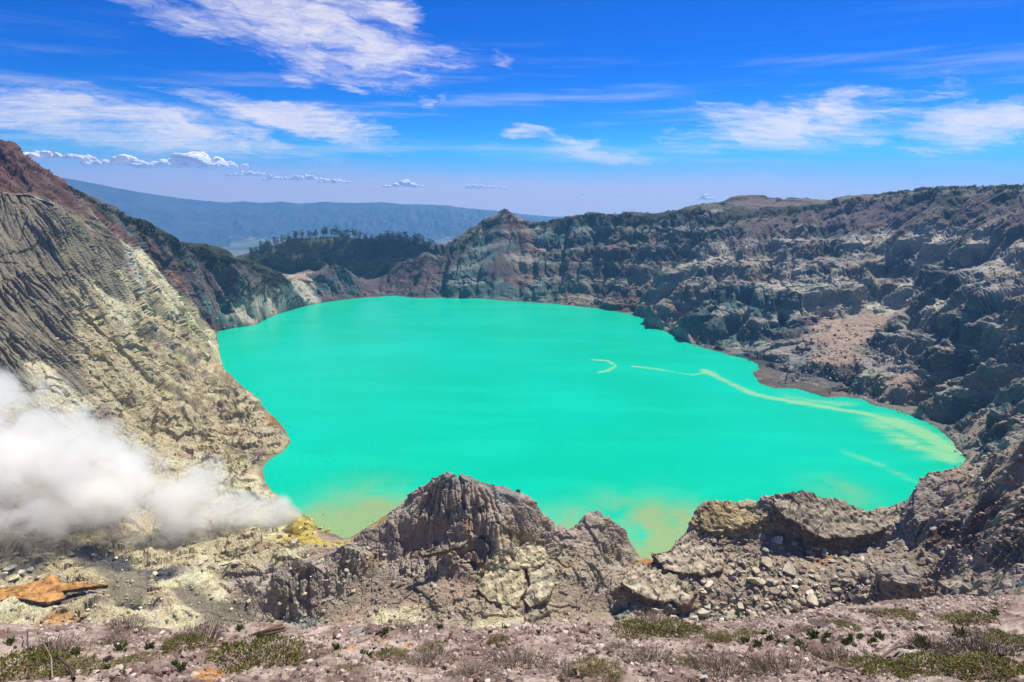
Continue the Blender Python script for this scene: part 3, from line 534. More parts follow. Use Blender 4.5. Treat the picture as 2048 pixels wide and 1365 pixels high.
# massive lava beds in the right and far walls: cliffs and benches
bedded = np.clip(Rw[REG.index('RW')] + 0.6 * Rw[REG.index('FW')] + 0.35 * Rw[REG.index('NR')], 0, 1) * np.clip(1 - Cw[CLASSES.index('m')] - Cw[CLASSES.index('s')] - Cw[CLASSES.index('v')] * .5, 0, 1)
bedz = Z2 - 0.06 * X + 0.06 * Y + 14 * fbm(X / 140, Y / 140, Z / 140, 2, 97)
for th, sh in ((26.0, 0.66), (9.0, 0.42), (3.6, 0.3)):
    m = sel & (bedded > 0.05) & (th > 2 * pix)
    h_ = (bedz + fbm(X / 15, Y / 15, Z / 15, 3, 99) * th * 0.22) / th
    fr = h_ - np.floor(h_); st = np.where(fr < 0.55, fr * 0.30, 0.165 + (fr - 0.55) / 0.45 * 0.835)
    Z2 = Z2 + np.where(m, (st - fr) * th * sh * bedded * fade, 0)
# broken plates lying on the layered rock
plate = Cw[CLASSES.index('l')] * np.clip(Rw[REG.index('MR')] + Rw[REG.index('NR')], 0, 1) + 0.35 * Cw[CLASSES.index('w')] * Rw[REG.index('MR')]
for lam, hgt, sd in ((9.0, 2.4, 501), (4.2, 0.6, 505)):
    m = sel & (plate > 0.08) & (lam > 2 * pix)
    wob = 0.35 * fbm(X / 2.2, Y / 2.2, Z / 2.2, 2, 509)
    r_ = facet((X[m] * 0.9 + Y[m] * 0.43 + wob[m]) / (lam * 1.5), (Y[m] * 0.9 - X[m] * 0.43 + wob[m]) / (lam * 0.62), Z[m] / (lam * 2), sd, True)
    o_ = np.zeros(Z.shape, np.float32); o_[m] = (r_[2] - 0.4) * hgt + r_[0] * 0.25 * hgt - np.clip(0.055 - r_[1], 0, 1) * 14.0 * hgt * (r_[2] > 0.3)
    Z2 = Z2 + o_ * np.clip(plate * 1.3, 0, 1) * fade
# keep the water's edge where it is
Z2 = np.where(SD < -0.5, np.minimum(Z2, -0.15), Z2)
Z2 = np.where((SD > 0.8) & (SD < 150) & (Y < 1000), np.maximum(Z2, 0.12), Z2)
print('relief', round(time.time() - T0, 1), 's')

BASE = {'g': (0.200, 0.175, 0.120), 'y': (0.41, 0.355, 0.22), 'w': (0.53, 0.49, 0.33), 'r': (0.108, 0.056, 0.044), 'd': (0.080, 0.080, 0.078), 't': (0.062, 0.122, 0.116),
 'v': (0.030, 0.036, 0.021), 'm': (0.104, 0.082, 0.080), 'p': (0.38, 0.35, 0.27), 's': (0.31, 0.235, 0.175), 'k': (0.230, 0.203, 0.172), 'l': (0.35, 0.30, 0.215),
 'o': (0.34, 0.18, 0.065), 'b': (0.185, 0.153, 0.118), 'f': (0.032, 0.047, 0.017), 'u': (0.47, 0.37, 0.09)}
# floor ridges and near slope: sunlit brightness put into the rock colour
colr = np.zeros(Z.shape + (3,), np.float32)
Cs = Cw ** 1.6; Cs /= Cs.sum(0)
for i, c in enumerate(CLASSES): colr += Cs[i][..., None] * np.array(BASE[c], np.float32)
near_ = (Rw[REG.index('MR')] + Rw[REG.index('NR')])[..., None] * Cs[CLASSES.index('d')][..., None]
colr = colr * (1 + near_ * 1.0)
near_lit = (Rw[REG.index('MR')] + Rw[REG.index('NR')]) * (Cs[CLASSES.index('k')] + Cs[CLASSES.index('b')] + Cs[CLASSES.index('d')])
colr = colr * (1 + near_lit[..., None] * np.array((0.66, 0.60, 0.52), np.float32))
# pale and dark beds
bc = np.sin(bedz / 26.0 * 6.2832 + 1.5 * fbm(X / 60, Y / 60, Z / 60, 3, 103)) * 0.5 + 0.5
bb = (bedded * sstep(bc, 0.4, 0.85))[..., None] * 0.6
colr = colr * (1 - bb) + bb * np.array((0.33, 0.315, 0.26), np.float32)
bb = (bedded * (1 - Rw[REG.index('NR')]) * sstep(1 - bc, 0.55, 0.95))[..., None] * 0.4
colr = colr * (1 - bb) + bb * np.array((0.075, 0.085, 0.088), np.float32)
# mineral stains that wander over the rock
n1 = fbm(X2 / 34, Y2 / 34, Z2 / 20, 5, 101); n2 = fbm(X2 / 13, Y2 / 13, Z2 / 9, 4, 111)
def tint(f, c, keepf=1.0):
    global colr
    f = np.clip(f, 0, 1)[..., None]; colr = colr * (1 - f) + f * np.array(c, np.float32)
ci = {c: i for i, c in enumerate(CLASSES)}
darkrock = Cs[ci['d']] + Cs[ci['k']] * 0.5 + Cs[ci['t']]
nearm = np.clip(1 - Rw[REG.index('MR')] - Rw[REG.index('NR')], 0, 1)
tint(sstep(n1, 0.22, 0.5) * darkrock * nearm * 0.55, (0.075, 0.125, 0.115))
tint(sstep(-n1, 0.25, 0.55) * darkrock * 0.45, (0.145, 0.085, 0.070))
tint(sstep(n2, 0.30, 0.6) * (Cs[ci['d']] + Cs[ci['p']] + Cs[ci['t']] * 0.7) * 0.5, (0.26, 0.215, 0.14))
tint(sstep(n2 + n1 * 0.4, 0.32, 0.62) * (Cs[ci['y']] + Cs[ci['w']]) * 0.6, (0.47, 0.44, 0.21))
tint(sstep(-n2, 0.22, 0.5) * (Cs[ci['y']] + Cs[ci['w']] * 0.7) * 0.5, (0.25, 0.165, 0.085))
tint(sstep(n1 - n2 * 0.5, 0.3, 0.55) * (Cs[ci['y']]) * 0.5, (0.21, 0.19, 0.165))
tint(sstep(n2, 0.25, 0.55) * Cs[ci['r']] * 0.5, (0.24, 0.125, 0.09))
tint(sstep(n1, 0.15, 0.45) * Cs[ci['r']] * 0.6, (0.10, 0.095, 0.075))
tint(sstep(n2, 0.2, 0.5) * (Cs[ci['l']] + Cs[ci['b']]) * 0.5, (0.42, 0.37, 0.27))
tint(sstep(-n1, 0.2, 0.5) * (Cs[ci['l']] + Cs[ci['b']]) * 0.5, (0.16, 0.12, 0.10))
tint(sstep(n2 - n1, 0.45, 0.75) * (Cs[ci['k']] + Cs[ci['b']] + Cs[ci['l']]) * 0.45, (0.36, 0.22, 0.12))
tint(sstep(n2, 0.05, 0.35) * Cs[ci['f']] * 0.7, (0.085, 0.105, 0.028))

wetb = sstep(-Z2 - 0.8 * n2, -2.4, -0.4) * (SD < 25)
colr *= (1 - 0.5 * wetb)[..., None]
tint(wetb * sstep(n1, 0.0, 0.4) * 0.35, (0.20, 0.12, 0.07))

def mesh_grid(name, keepmask, mat, parent=None):
    """faces of the grid whose own region is asked for, with the unused corners dropped"""
    i, j = np.nonzero(keepmask)
    a = i * NROW + j; quads = np.stack([a, a + NROW, a + NROW + 1, a + 1], 1)
    used, inv = np.unique(quads, return_inverse=True)
    me = bpy.data.meshes.new(name)
    co = np.stack([X2.ravel()[used], Y2.ravel()[used], Z2.ravel()[used]], 1).astype(np.float32)
    fast_mesh(me, co, inv.reshape(-1, 4))
    ca = me.color_attributes.new('Col', 'FLOAT_COLOR', 'POINT')
    rgba = np.ones((len(used), 4), np.float32); rgba[:, :3] = colr.reshape(-1, 3)[used]
    ca.data.foreach_set('color', rgba.ravel())
    me.materials.append(mat)
    o = bpy.data.objects.new(name, me); COL.objects.link(o); o['kind'] = 'structure'
    return o
def fast_mesh(me, co, faces):
    k = faces.shape[1]
    me.vertices.add(len(co)); me.vertices.foreach_set('co', np.ascontiguousarray(co, np.float32).ravel())
    me.loops.add(faces.size); me.loops.foreach_set('vertex_index', np.ascontiguousarray(faces, np.int32).ravel())
    me.polygons.add(len(faces)); me.polygons.foreach_set('loop_start', np.arange(0, faces.size, k, dtype=np.int32))
    me.update(calc_edges=True)
    me.polygons.foreach_set('use_smooth', np.zeros(len(faces), bool))

def rock_material():
    m, nt, b = new_mat('rock')
    at = nt.node('ShaderNodeAttribute', attribute_name='Col')
    g = nt.node('ShaderNodeNewGeometry'); P = g.outputs['Position']
    cd = nt.node('ShaderNodeCameraData')
    a = nt.noise(P, 0.35, 6, 0.65); c = nt.noise(P, 1.7, 5, 0.6); d = nt.noise(P, 0.06, 4, 0.6, out=1)
    v = nt.m('ADD', nt.m('MULTIPLY', a, 1.1), nt.m('MULTIPLY', c, 0.9))
    v = nt.m('ADD', nt.m('MULTIPLY', nt.m('SUBTRACT', v, 1.0), 1.5), 1.0)
    col = nt.vm('SCALE', at.outputs['Color'], None, v)
    hue = nt.vm('ADD', nt.vm('SCALE', nt.vm('SUBTRACT', d, (0.5, 0.5, 0.5)), None, 0.22), (1, 1, 1))
    col = nt.vm('MULTIPLY', col, hue)
    nt.put(b.inputs['Base Color'], col)
    h = nt.m('ADD', nt.m('MULTIPLY', nt.noise(P, 0.9, 7, 0.7), 1.0), nt.m('MULTIPLY', nt.noise(P, 3.5, 5, 0.7), 0.3))
    nt.put(b.inputs['Normal'], nt.bump(h, 0.95, 1.5))
    return m
ROCK = rock_material()
FR = np.argmax(Rw, 0)
fr_ = FR[:-1, :-1]
wet = (SD < -14)
wetf = wet[:-1, :-1] & wet[1:, :-1] & wet[:-1, 1:] & wet[1:, 1:]
for i, nm in enumerate(['left_mountainside', 'far_crater_wall', 'right_crater_wall', 'near_right_slope', 'crater_floor_ridges', 'grey_slope', 'wooded_hill']):
    mesh_grid(nm, (fr_ == i) & ~wetf, ROCK)
print('ground meshes', round(time.time() - T0, 1), 's')
# ------------------------------------------------------------------ lake
def lake_material():
    m, nt, b = new_mat('lake_water')
    g = nt.node('ShaderNodeNewGeometry'); P = g.outputs['Position']
    at = nt.node('ShaderNodeAttribute', attribute_name='Shallow').outputs['Fac']
    st = nt.node('ShaderNodeAttribute', attribute_name='Scum').outputs['Fac']
    big = nt.noise(P, 0.006, 3, 0.5); w = nt.noise(P, 0.02, 5, 0.6, out=1)
    Pw = nt.vm('ADD', P, nt.vm('SCALE', nt.vm('SUBTRACT', w, (.5, .5, .5)), None, 40.0))
    mp = nt.node('ShaderNodeMapping'); mp.inputs['Rotation'].default_value = (0, 0, math.radians(-38)); mp.inputs['Scale'].default_value = (0.014, 0.09, 0.05)
    nt.put(mp.inputs['Vector'], Pw)
    streak = nt.noise(mp.outputs[0], 1.0, 6, 0.62)
    wnd = nt.noise(mp.outputs[0], 0.35, 4, 0.55)
    col = nt.mix(nt.smooth(big, 0.35, 0.68), (0.0, 0.345, 0.205), (0.0, 0.375, 0.255))
    col = nt.mix(nt.m('MULTIPLY', nt.smooth(wnd, 0.42, 0.7), 0.55), col, (0.003, 0.41, 0.262))
    cl = nt.noise(Pw, 0.022, 5, 0.6)
    sh = nt.m('MULTIPLY', at, nt.smooth(cl, 0.25, 0.62))
    col = nt.mix(nt.m('MINIMUM', nt.m('MULTIPLY', sh, 1.2), 0.85), col, (0.21, 0.27, 0.11))
    sc = nt.m('MULTIPLY', st, nt.smooth(nt.m('ADD', streak, nt.m('MULTIPLY', st, 0.22)), 0.42, 0.78))
    col = nt.mix(nt.m('MINIMUM', nt.m('MULTIPLY', sc, 1.0), 0.62), col, (0.27, 0.43, 0.19))
    nt.put(b.inputs['Base Color'], col)
    b.inputs['Roughness'].default_value = 0.16
    b.inputs['Specular IOR Level'].default_value = 0.2
    b.inputs['IOR'].default_value = 1.33
    wv = nt.m('ADD', nt.noise(P, 0.9, 3, 0.6), nt.m('MULTIPLY', nt.noise(P, 0.25, 2, 0.5), 1.2))
    nt.put(b.inputs['Normal'], nt.bump(wv, 0.4, 0.6))
    return m
def seg_dist(x, y, pts):
    d = np.full(x.shape, 1e9)
    for (ax, ay), (bx, by) in zip(pts[:-1], pts[1:]):
        ex_, ey_ = bx - ax, by - ay
        t = np.clip(((x - ax) * ex_ + (y - ay) * ey_) / (ex_ * ex_ + ey_ * ey_ + 1e-9), 0, 1)
        d = np.minimum(d, np.hypot(x - ax - t * ex_, y - ay - t * ey_))
    return d
def wp(*pts): return [world_pt(a, b, 'z0')[:2] for a, b in pts]
def build_lake():
    xs = np.arange(-480, 470, 2.6); ys = np.arange(205, 1000, 2.6)
    Xg, Yg = np.meshgrid(xs, ys, indexing='ij')
    d = shore_dist(Xg.astype(np.float32), Yg.astype(np.float32))
    nx, ny = Xg.shape
    ok = d < 9
    f = ok[:-1, :-1] & ok[1:, :-1] & ok[1:, 1:] & ok[:-1, 1:]
    i, j = np.nonzero(f); a = i * ny + j
    quads = np.stack([a, a + ny, a + ny + 1, a + 1], 1)
    used, inv = np.unique(quads, return_inverse=True)
    x = Xg.ravel()[used]; y = Yg.ravel()[used]
    me = bpy.data.meshes.new('lake')
    fast_mesh(me, np.stack([x, y, np.zeros_like(x)], 1), inv.reshape(-1, 4))
    def blob(px, py, r, k=1.0):
        cx, cy = world_pt(px, py, 'z0')[:2]
        return k * np.exp(-((x - cx) ** 2 + (y - cy) ** 2) / (r * r))
    sh = np.maximum.reduce([blob(690, 1065, 30, 1.2), blob(640, 1040, 22, .75), blob(760, 1020, 24, .95), blob(720, 1010, 26, .6), blob(1100, 1075, 22, .9), blob(1150, 1050, 20, .7), blob(1300, 1050, 26, 1.1), blob(1320, 1085, 28, 1.3), blob(1250, 1030, 22, .6), blob(1370, 1040, 18, .9), blob(1680, 985, 16, .55)])
    sc = np.zeros_like(x)
    for pts, r, k in ((wp((1410, 742), (1450, 762), (1510, 790), (1580, 803), (1660, 815), (1720, 826), (1780, 840), (1850, 862), (1920, 905)), 5.0, 1.0),
                      (wp((1265, 733), (1310, 738), (1350, 745), (1385, 750), (1420, 745)), 2.0, 1.1),
                      (wp((1185, 720), (1215, 722), (1232, 732), (1215, 742), (1197, 745)), 1.9, 1.1),
                      (wp((1790, 845), (1850, 870), (1900, 895)), 14, .95), (wp((1760, 850), (1830, 890), (1900, 915)), 14, .7),
                      (wp((1690, 905), (1760, 930), (1830, 965)), 4.0, .38), (wp((1580, 797), (1700, 812)), 10, .5)):
        dd = seg_dist(x, y, pts); sc = np.maximum(sc, k * np.exp(-(dd / r) ** 2))
    dd = shore_dist(x.astype(np.float32), y.astype(np.float32))
    for nm, v in (('Shallow', sh), ('Scum', sc)):
        at = me.attributes.new(nm, 'FLOAT', 'POINT'); at.data.foreach_set('value', v.astype(np.float32))
    me.materials.append(lake_material())
    o = bpy.data.objects.new('lake', me); COL.objects.link(o); o['kind'] = 'structure'
build_lake()

# ------------------------------------------------------------------ the plain and the caldera scarp far below
def far_material(name, a, b_, sc):
    m, nt, b = new_mat(name)
    g = nt.node('ShaderNodeNewGeometry'); P = g.outputs['Position']
    n_ = nt.noise(P, sc, 6, 0.6); 
    nt.put(b.inputs['Base Color'], nt.mix(nt.smooth(n_, 0.4, 0.62), a, b_))
    return m
PLAIN_Z = -450.0
def build_far():
    # plain
    me = bpy.data.meshes.new('valley_plain')
    xs = np.linspace(-9300, 9300, 81); ys = np.linspace(1500, 9300, 60)
    Xg, Yg = np.meshgrid(xs, ys, indexing='ij')
    Zg = PLAIN_Z + 12 * fbm(Xg / 1500, Yg / 1500, Xg * 0, 3, 201)
    i, j = np.meshgrid(np.arange(80), np.arange(59), indexing='ij'); a = (i * 60 + j).ravel()
    fast_mesh(me, np.stack([Xg, Yg, Zg], -1).reshape(-1, 3), np.stack([a, a + 60, a + 61, a + 1], 1))
    m, nt, b = new_mat('plain_fields')
    g = nt.node('ShaderNodeNewGeometry'); P = g.outputs['Position']
    vo = nt.node('ShaderNodeTexVoronoi'); nt.put(vo.inputs['Vector'], P); vo.inputs['Scale'].default_value = 0.0045
    n_ = nt.noise(P, 0.0009, 5, 0.6)
    fld = nt.mix(nt.m('MULTIPLY', nt.sep(vo.outputs['Color'])[0], 1.0), (0.10, 0.13, 0.05), (0.16, 0.13, 0.10))
    nt.put(b.inputs['Base Color'], nt.mix(nt.smooth(n_, 0.43, 0.55), fld, (0.035, 0.055, 0.03)))
    me.materials.append(m)
    o = bpy.data.objects.new('valley_plain', me); COL.objects.link(o); o['kind'] = 'structure'
    # scarp: crest read from the view, at 7 km
    crest_px = [(-60, 338), (0, 342), (150, 360), (200, 371), (250, 380), (300, 389), (350, 396), (400, 402), (450, 407), (485, 404), (520, 408), (560, 405), (600, 409), (650, 405), (700, 408), (760, 406), (800, 410), (850, 411), (900, 414), (940, 420), (1000, 425), (1060, 435), (1100, 440), (1140, 446), (1250, 452), (1500, 456), (2200, 462)]
    cs_, cy_, cz_ = [], [], []
    for px, py in crest_px:
        yd = 7200 if px > 440 else 7200 - (440 - px) * 4.0
        p = world_pt(px, py, 'Y%f' % max(yd, 4500)); cs_.append(p[0] / p[1]); cy_.append(p[1]); cz_.append(p[2])
    ns, nr = 620, 130
    s = np.linspace(cs_[0], cs_[-1], ns); s = np.interp(np.linspace(0, 1, ns), [0, .04, .80, 1], [cs_[0], -0.88, 0.25, cs_[-1]])
    yc = np.interp(s, cs_, cy_); zc_ = np.interp(s, cs_, cz_)
    t = np.linspace(-1.0, 0.8, nr)
    Sg, Tg = np.meshgrid(s, t, indexing='ij')
    run = np.where(s < -0.5, 2400, 1500)[:, None]
    Yg = yc[:, None] + Tg * np.where(Tg < 0, run, 1800)
    hgt = (zc_[:, None] - PLAIN_Z)
    prof = np.where(Tg < 0, 0.35 * (1 + Tg) + 0.65 * np.clip(1 + Tg * 1.15, 0, 1) ** 2.1, 1 - np.clip(Tg, 0, 1) ** 2 * 0.9)
    Xg = Sg * Yg
    Zg = PLAIN_Z - 20 + (hgt + 20) * prof
    gl_ = np.abs(np.mod(Xg / 230 + 1.6 * fbm(Xg / 600, Yg / 900, Xg * 0, 3, 211), 1) - 0.5) * 2
    gl2 = np.abs(np.mod(Xg / 95 + 1.3 * fbm(Xg / 300, Yg / 500, Xg * 0, 3, 215), 1) - 0.5) * 2
    amp = np.clip(-Tg * 1.5, 0, 1) * np.clip((1 + Tg) * 1.2, 0, 1) * np.where(Sg < -0.52, 0.45, 1.0)
    Zg = Zg + (gl_ - 0.5) * 170 * amp + (gl2 - 0.5) * 80 * amp + fbm(Xg / 160, Yg / 160, Zg / 160, 4, 221) * 9
    me = bpy.data.meshes.new('mountains')
    i, j = np.meshgrid(np.arange(ns - 1), np.arange(nr - 1), indexing='ij'); a = (i * nr + j).ravel()
    fast_mesh(me, np.stack([Xg, Yg, Zg], -1).reshape(-1, 3), np.stack([a, a + nr, a + nr + 1, a + 1], 1))
    me.materials.append(far_material('hazed_far_forest', (0.010, 0.026, 0.04), (0.03, 0.045, 0.055), 0.004))  # forest tones with part of the distance haze's blue painted in
    o = bpy.data.objects.new('mountains', me); COL.objects.link(o); o['kind'] = 'structure'
build_far()

# ------------------------------------------------------------------ haze: the air between the viewpoint and the far scarp
def build_haze():
    bm = bmesh.new(); bmesh.ops.create_cube(bm, size=1.0)
    x0, x1, y0, y1, z0, z1 = -9600, 9600, -400, 9600, PLAIN_Z - 60, 380
    for v in bm.verts: v.co = Vector((x0 if v.co.x < 0 else x1, y0 if v.co.y < 0 else y1, z0 if v.co.z < 0 else z1))
    me = bpy.data.meshes.new('haze'); bm.to_mesh(me); bm.free()
    m = bpy.data.materials.new('haze'); m.use_nodes = True; n_ = m.node_tree.nodes; n_.clear()
    out = n_.new('ShaderNodeOutputMaterial'); pv = n_.new('ShaderNodeVolumePrincipled')
    pv.inputs['Color'].default_value = HAZE_ALBEDO
    pv.inputs['Density'].default_value = HAZE_DENSITY
    pv.inputs['Anisotropy'].default_value = 0.25
    m.node_tree.links.new(pv.outputs[0], out.inputs['Volume'])
    me.materials.append(m)
    o = bpy.data.objects.new('haze', me); COL.objects.link(o); o['kind'] = 'stuff'
HAZE_ALBEDO = (0.22, 0.53, 0.97, 1)
HAZE_DENSITY = 1.0e-4
build_haze()

# ------------------------------------------------------------------ steam from the sulphur vents
def build_steam():
    ax = [(602, 1042, 291, 7), (575, 1036, 288, 12), (520, 1020, 284, 18), (430, 1006, 275, 25), (320, 1000, 263, 30), (220, 975, 255, 38), (120, 952, 248, 45), (0, 935, 240, 52), (-150, 890, 232, 58), (-320, 850, 224, 62)]
    pts = []
    for px, py, Yd, r in ax:
        p = world_pt(px, py, 'Y%f' % Yd); pts.append((*p, r))
    A_ = np.array(pts)
    bm = bmesh.new(); rings = []
    for x, y, z, r in pts:
        rr = r * 1.45
        rings.append([bm.verts.new((x, y + rr * math.cos(2 * math.pi * k / 14), max(z + rr * math.sin(2 * math.pi * k / 14), -0.5))) for k in range(14)])
    for a, b in zip(rings[:-1], rings[1:]):
        for k in range(14): bm.faces.new((a[k], a[(k + 1) % 14], b[(k + 1) % 14], b[k]))
    bm.faces.new(rings[0][::-1]); bm.faces.new(rings[-1])
    bmesh.ops.recalc_face_normals(bm, faces=bm.faces)
    me = bpy.data.meshes.new('steam'); bm.to_mesh(me); bm.free()
    m = bpy.data.materials.new('steam'); m.use_nodes = True; nt = NT(m.node_tree); nt.n.clear()
    out = nt.node('ShaderNodeOutputMaterial'); pv = nt.node('ShaderNodeVolumePrincipled')
    tc = nt.node('ShaderNodeTexCoord'); P = tc.outputs['Object']
    x, y, z = nt.sep(P)
    xa, xb = A_[-1, 0], A_[0, 0]
    u = nt.m('DIVIDE', nt.m('SUBTRACT', x, xa), xb - xa)
    stops = [((p[0] - xa) / (xb - xa), (p[1] / 400, p[2] / 200, p[3] / 100)) for p in pts[::-1]]
    r = nt.ramp(u, stops)
    yc, zc, rc = nt.sep(r)
    dy = nt.m('SUBTRACT', y, nt.m('MULTIPLY', yc, 400.0)); dz = nt.m('SUBTRACT', z, nt.m('MULTIPLY', zc, 200.0)); rc = nt.m('MULTIPLY', rc, 100.0)
    d = nt.m('DIVIDE', nt.m('SQRT', nt.m('ADD', nt.m('MULTIPLY', dy, dy), nt.m('MULTIPLY', dz, dz))), rc)
    warp = nt.noise(P, 0.03, 2, 0.5, out=1)
    Pw = nt.vm('ADD', P, nt.vm('SCALE', nt.vm('SUBTRACT', warp, (.5, .5, .5)), None, 22.0))
    n_ = nt.noise(Pw, 0.040, 9, 0.68)
    sh = nt.m('ADD', nt.m('SUBTRACT', 0.80, d), nt.m('MULTIPLY', nt.m('SUBTRACT', n_, 0.5), 3.0))
    core = nt.smooth(sh, 0.0, 0.50)
    low = nt.smooth(nt.m('DIVIDE', dz, rc), -0.85, 0.05)
    dens = nt.m('MULTIPLY', core, nt.m('ADD', 0.02, nt.m('MULTIPLY', low, 0.11)))
    dens = nt.m('MULTIPLY', dens, nt.ramp(u, [(0.0, 0.35), (0.5, 0.55), (0.85, 0.75), (1.0, 1.0)]))
    pv.inputs['Color'].default_value = (0.972, 0.967, 0.945, 1)
    pv.inputs['Anisotropy'].default_value = 0.3
    nt.put(pv.inputs['Density'], nt.m('MULTIPLY', nt.m('MULTIPLY', dens, nt.m('ADD', 0.15, nt.m('MULTIPLY', nt.smooth(nt.noise(Pw, 0.055, 4, 0.6), 0.32, 0.68), 1.5))), 1.6))
    nt.put(out.inputs['Volume'], pv.outputs[0])
    m.cycles.volume_step_rate = 0.5
    me.materials.append(m)
    o = bpy.data.objects.new('steam', me); COL.objects.link(o); o['kind'] = 'stuff'
build_steam()
print('far, haze, steam', round(time.time() - T0, 1), 's')
# ------------------------------------------------------------------ foreground: the rim we stand on
EYE = 1.9; SLOPE = 0.72
EDGE = [(-1.6, 8.6), (-0.95, 8.3), (-0.6, 8.0), (-0.3, 8.0), (0.0, 8.1), (0.25, 8.3), (0.45, 8.9), (0.6, 9.6), (0.8, 11.0), (0.95, 12.2), (1.6, 14.0)]
def edge_y(s): return np.interp(s, [e[0] for e in EDGE], [e[1] for e in EDGE])
def fg_base(x, y):
    s = x / np.maximum(y, 0.8)
    over = np.maximum(y - edge_y(s), 0)
    return H - EYE - SLOPE * y - 0.55 * over ** 2 - 0.25 * over
def fg_z(x, y):
    x = np.asarray(x, np.float32); y = np.asarray(y, np.float32); o = np.zeros_like(x)
    b = 0.17 * fbm(x / 1.7, y / 1.7, o, 3, 301) + 0.06 * fbm(x / 0.5, y / 0.5, o + 3, 2, 311)
    return fg_base(x, y) + b * np.clip((y - 1.0) / 2, 0, 1)
def fg_point(px, py):
    """where a sight line meets the foreground slope"""
    x, yy, z = pix_ray(px, py)
    lo, hi = 1.0, 16.0
    ys_ = np.linspace(2.5, 14, 700); zz_ = fg_z(x / yy * ys_, ys_); ray = H + z / yy * ys_
    hit = np.nonzero(ray <= zz_)[0]
    k = hit[0] if len(hit) else np.argmin(ray - zz_)
    return Vector((x / yy * ys_[k], ys_[k], float(zz_[k])))
def fg_normal(x, y):
    e = 0.15
    zx = (float(fg_z(x + e, y)) - float(fg_z(x - e, y))) / (2 * e); zy = (float(fg_z(x, y + e)) - float(fg_z(x, y - e))) / (2 * e)
    return Vector((-zx, -zy, 1)).normalized()

def vcol_material(name, rough=0.9, bump=0.0, bscale=20.0, var=0.0):
    m, nt, b = new_mat(name)
    at = nt.node('ShaderNodeAttribute', attribute_name='Col'); col = at.outputs['Color']
    tc = nt.node('ShaderNodeTexCoord')
    if var:
        n_ = nt.noise(tc.outputs['Object'], bscale * 0.5, 5, 0.65)
        col = nt.vm('SCALE', col, None, nt.m('ADD', 1 - var, nt.m('MULTIPLY', n_, 2 * var)))
    nt.put(b.inputs['Base Color'], col)
    b.inputs['Roughness'].default_value = rough
    if bump: nt.put(b.inputs['Normal'], nt.bump(nt.noise(tc.outputs['Object'], bscale, 6, 0.65), 0.8, bump))
    return m
def put_col(me, arr):
    ca = me.color_attributes.new('Col', 'FLOAT_COLOR', 'POINT')
    rgba = np.ones((len(me.vertices), 4), np.float32); rgba[:, :3] = arr
    ca.data.foreach_set('color', rgba.ravel())

LICHEN = [(690, 1300, .28), (740, 1285, .22), (770, 1280, .2), (600, 1300, .15), (420, 1345, .3), (405, 1360, .3), (180, 1300, .2), (560, 1350, .15), (640, 1302, .12), (820, 1290, .1), (705, 1285, .14)]
def build_foreground():
    sx = np.linspace(-1.6, 1.6, 700); ly = np.concatenate([np.linspace(-4, 2.6, 24)[:-1], np.geomspace(2.6, 19.5, 300)])
    Sg, Yg = np.meshgrid(sx, ly, indexing='ij')
    Xg = Sg * (np.maximum(Yg, 2.6) + 3.5)
    Zg = fg_z(Xg, Yg)
    pebb, ed = facet(Xg / 0.11, Yg / 0.11, Zg / 0.11, 321); p2, ed2 = facet(Xg / 0.05, Yg / 0.05, Zg / 0.05, 325)
    Zg = Zg + pebb * 0.045 + p2 * 0.03 - np.clip(.1 - ed2, 0, 1) * .12 + 0.05 * fbm(Xg / .2, Yg / .2, Zg / .2, 3, 331)
    ns, nr = Xg.shape
    me = bpy.data.meshes.new('foreground_ground')
    i, j = np.meshgrid(np.arange(ns - 1), np.arange(nr - 1), indexing='ij'); a = (i * nr + j).ravel()
    fast_mesh(me, np.stack([Xg, Yg, Zg], -1).reshape(-1, 3), np.stack([a, a + nr, a + nr + 1, a + 1], 1))
    c = np.zeros(Xg.shape + (3,), np.float32)
    n1_ = fbm(Xg / 0.9, Yg / 0.9, Zg / .9, 4, 341); n2_ = fbm(Xg / 0.22, Yg / .22, Zg / .22, 4, 345)
    def t(f, col):
        f = np.clip(f, 0, 1)[..., None]; return c * (1 - f) + f * np.array(col, np.float32)
    c[:] = (0.205, 0.155, 0.13)
    c = t(sstep(n1_, 0.0, 0.45) * 0.7, (0.37, 0.305, 0.262)); c = t(sstep(-n1_, 0.1, 0.5) * 0.8, (0.12, 0.08, 0.065)); c = t(sstep(n2_, 0.2, 0.5) * 0.55, (0.42, 0.36, 0.305)); c = t(sstep(-n2_, 0.2, 0.5) * 0.6, (0.095, 0.06, 0.05))
    for px, py, r in LICHEN:
        p = fg_point(px, py); d_ = np.hypot(Xg - p.x, Yg - p.y) / (r * .7)
        c = t(sstep(1.2 - d_ + n2_ * 1.2, 0.3, 0.8) * 0.85, (0.38, 0.185, 0.045))
    put_col(me, c.reshape(-1, 3))
    me.materials.append(vcol_material('pumice_soil', bump=0.02, bscale=45, var=0.35))
    o = bpy.data.objects.new('foreground_ground', me); COL.objects.link(o); o['kind'] = 'structure'
build_foreground()

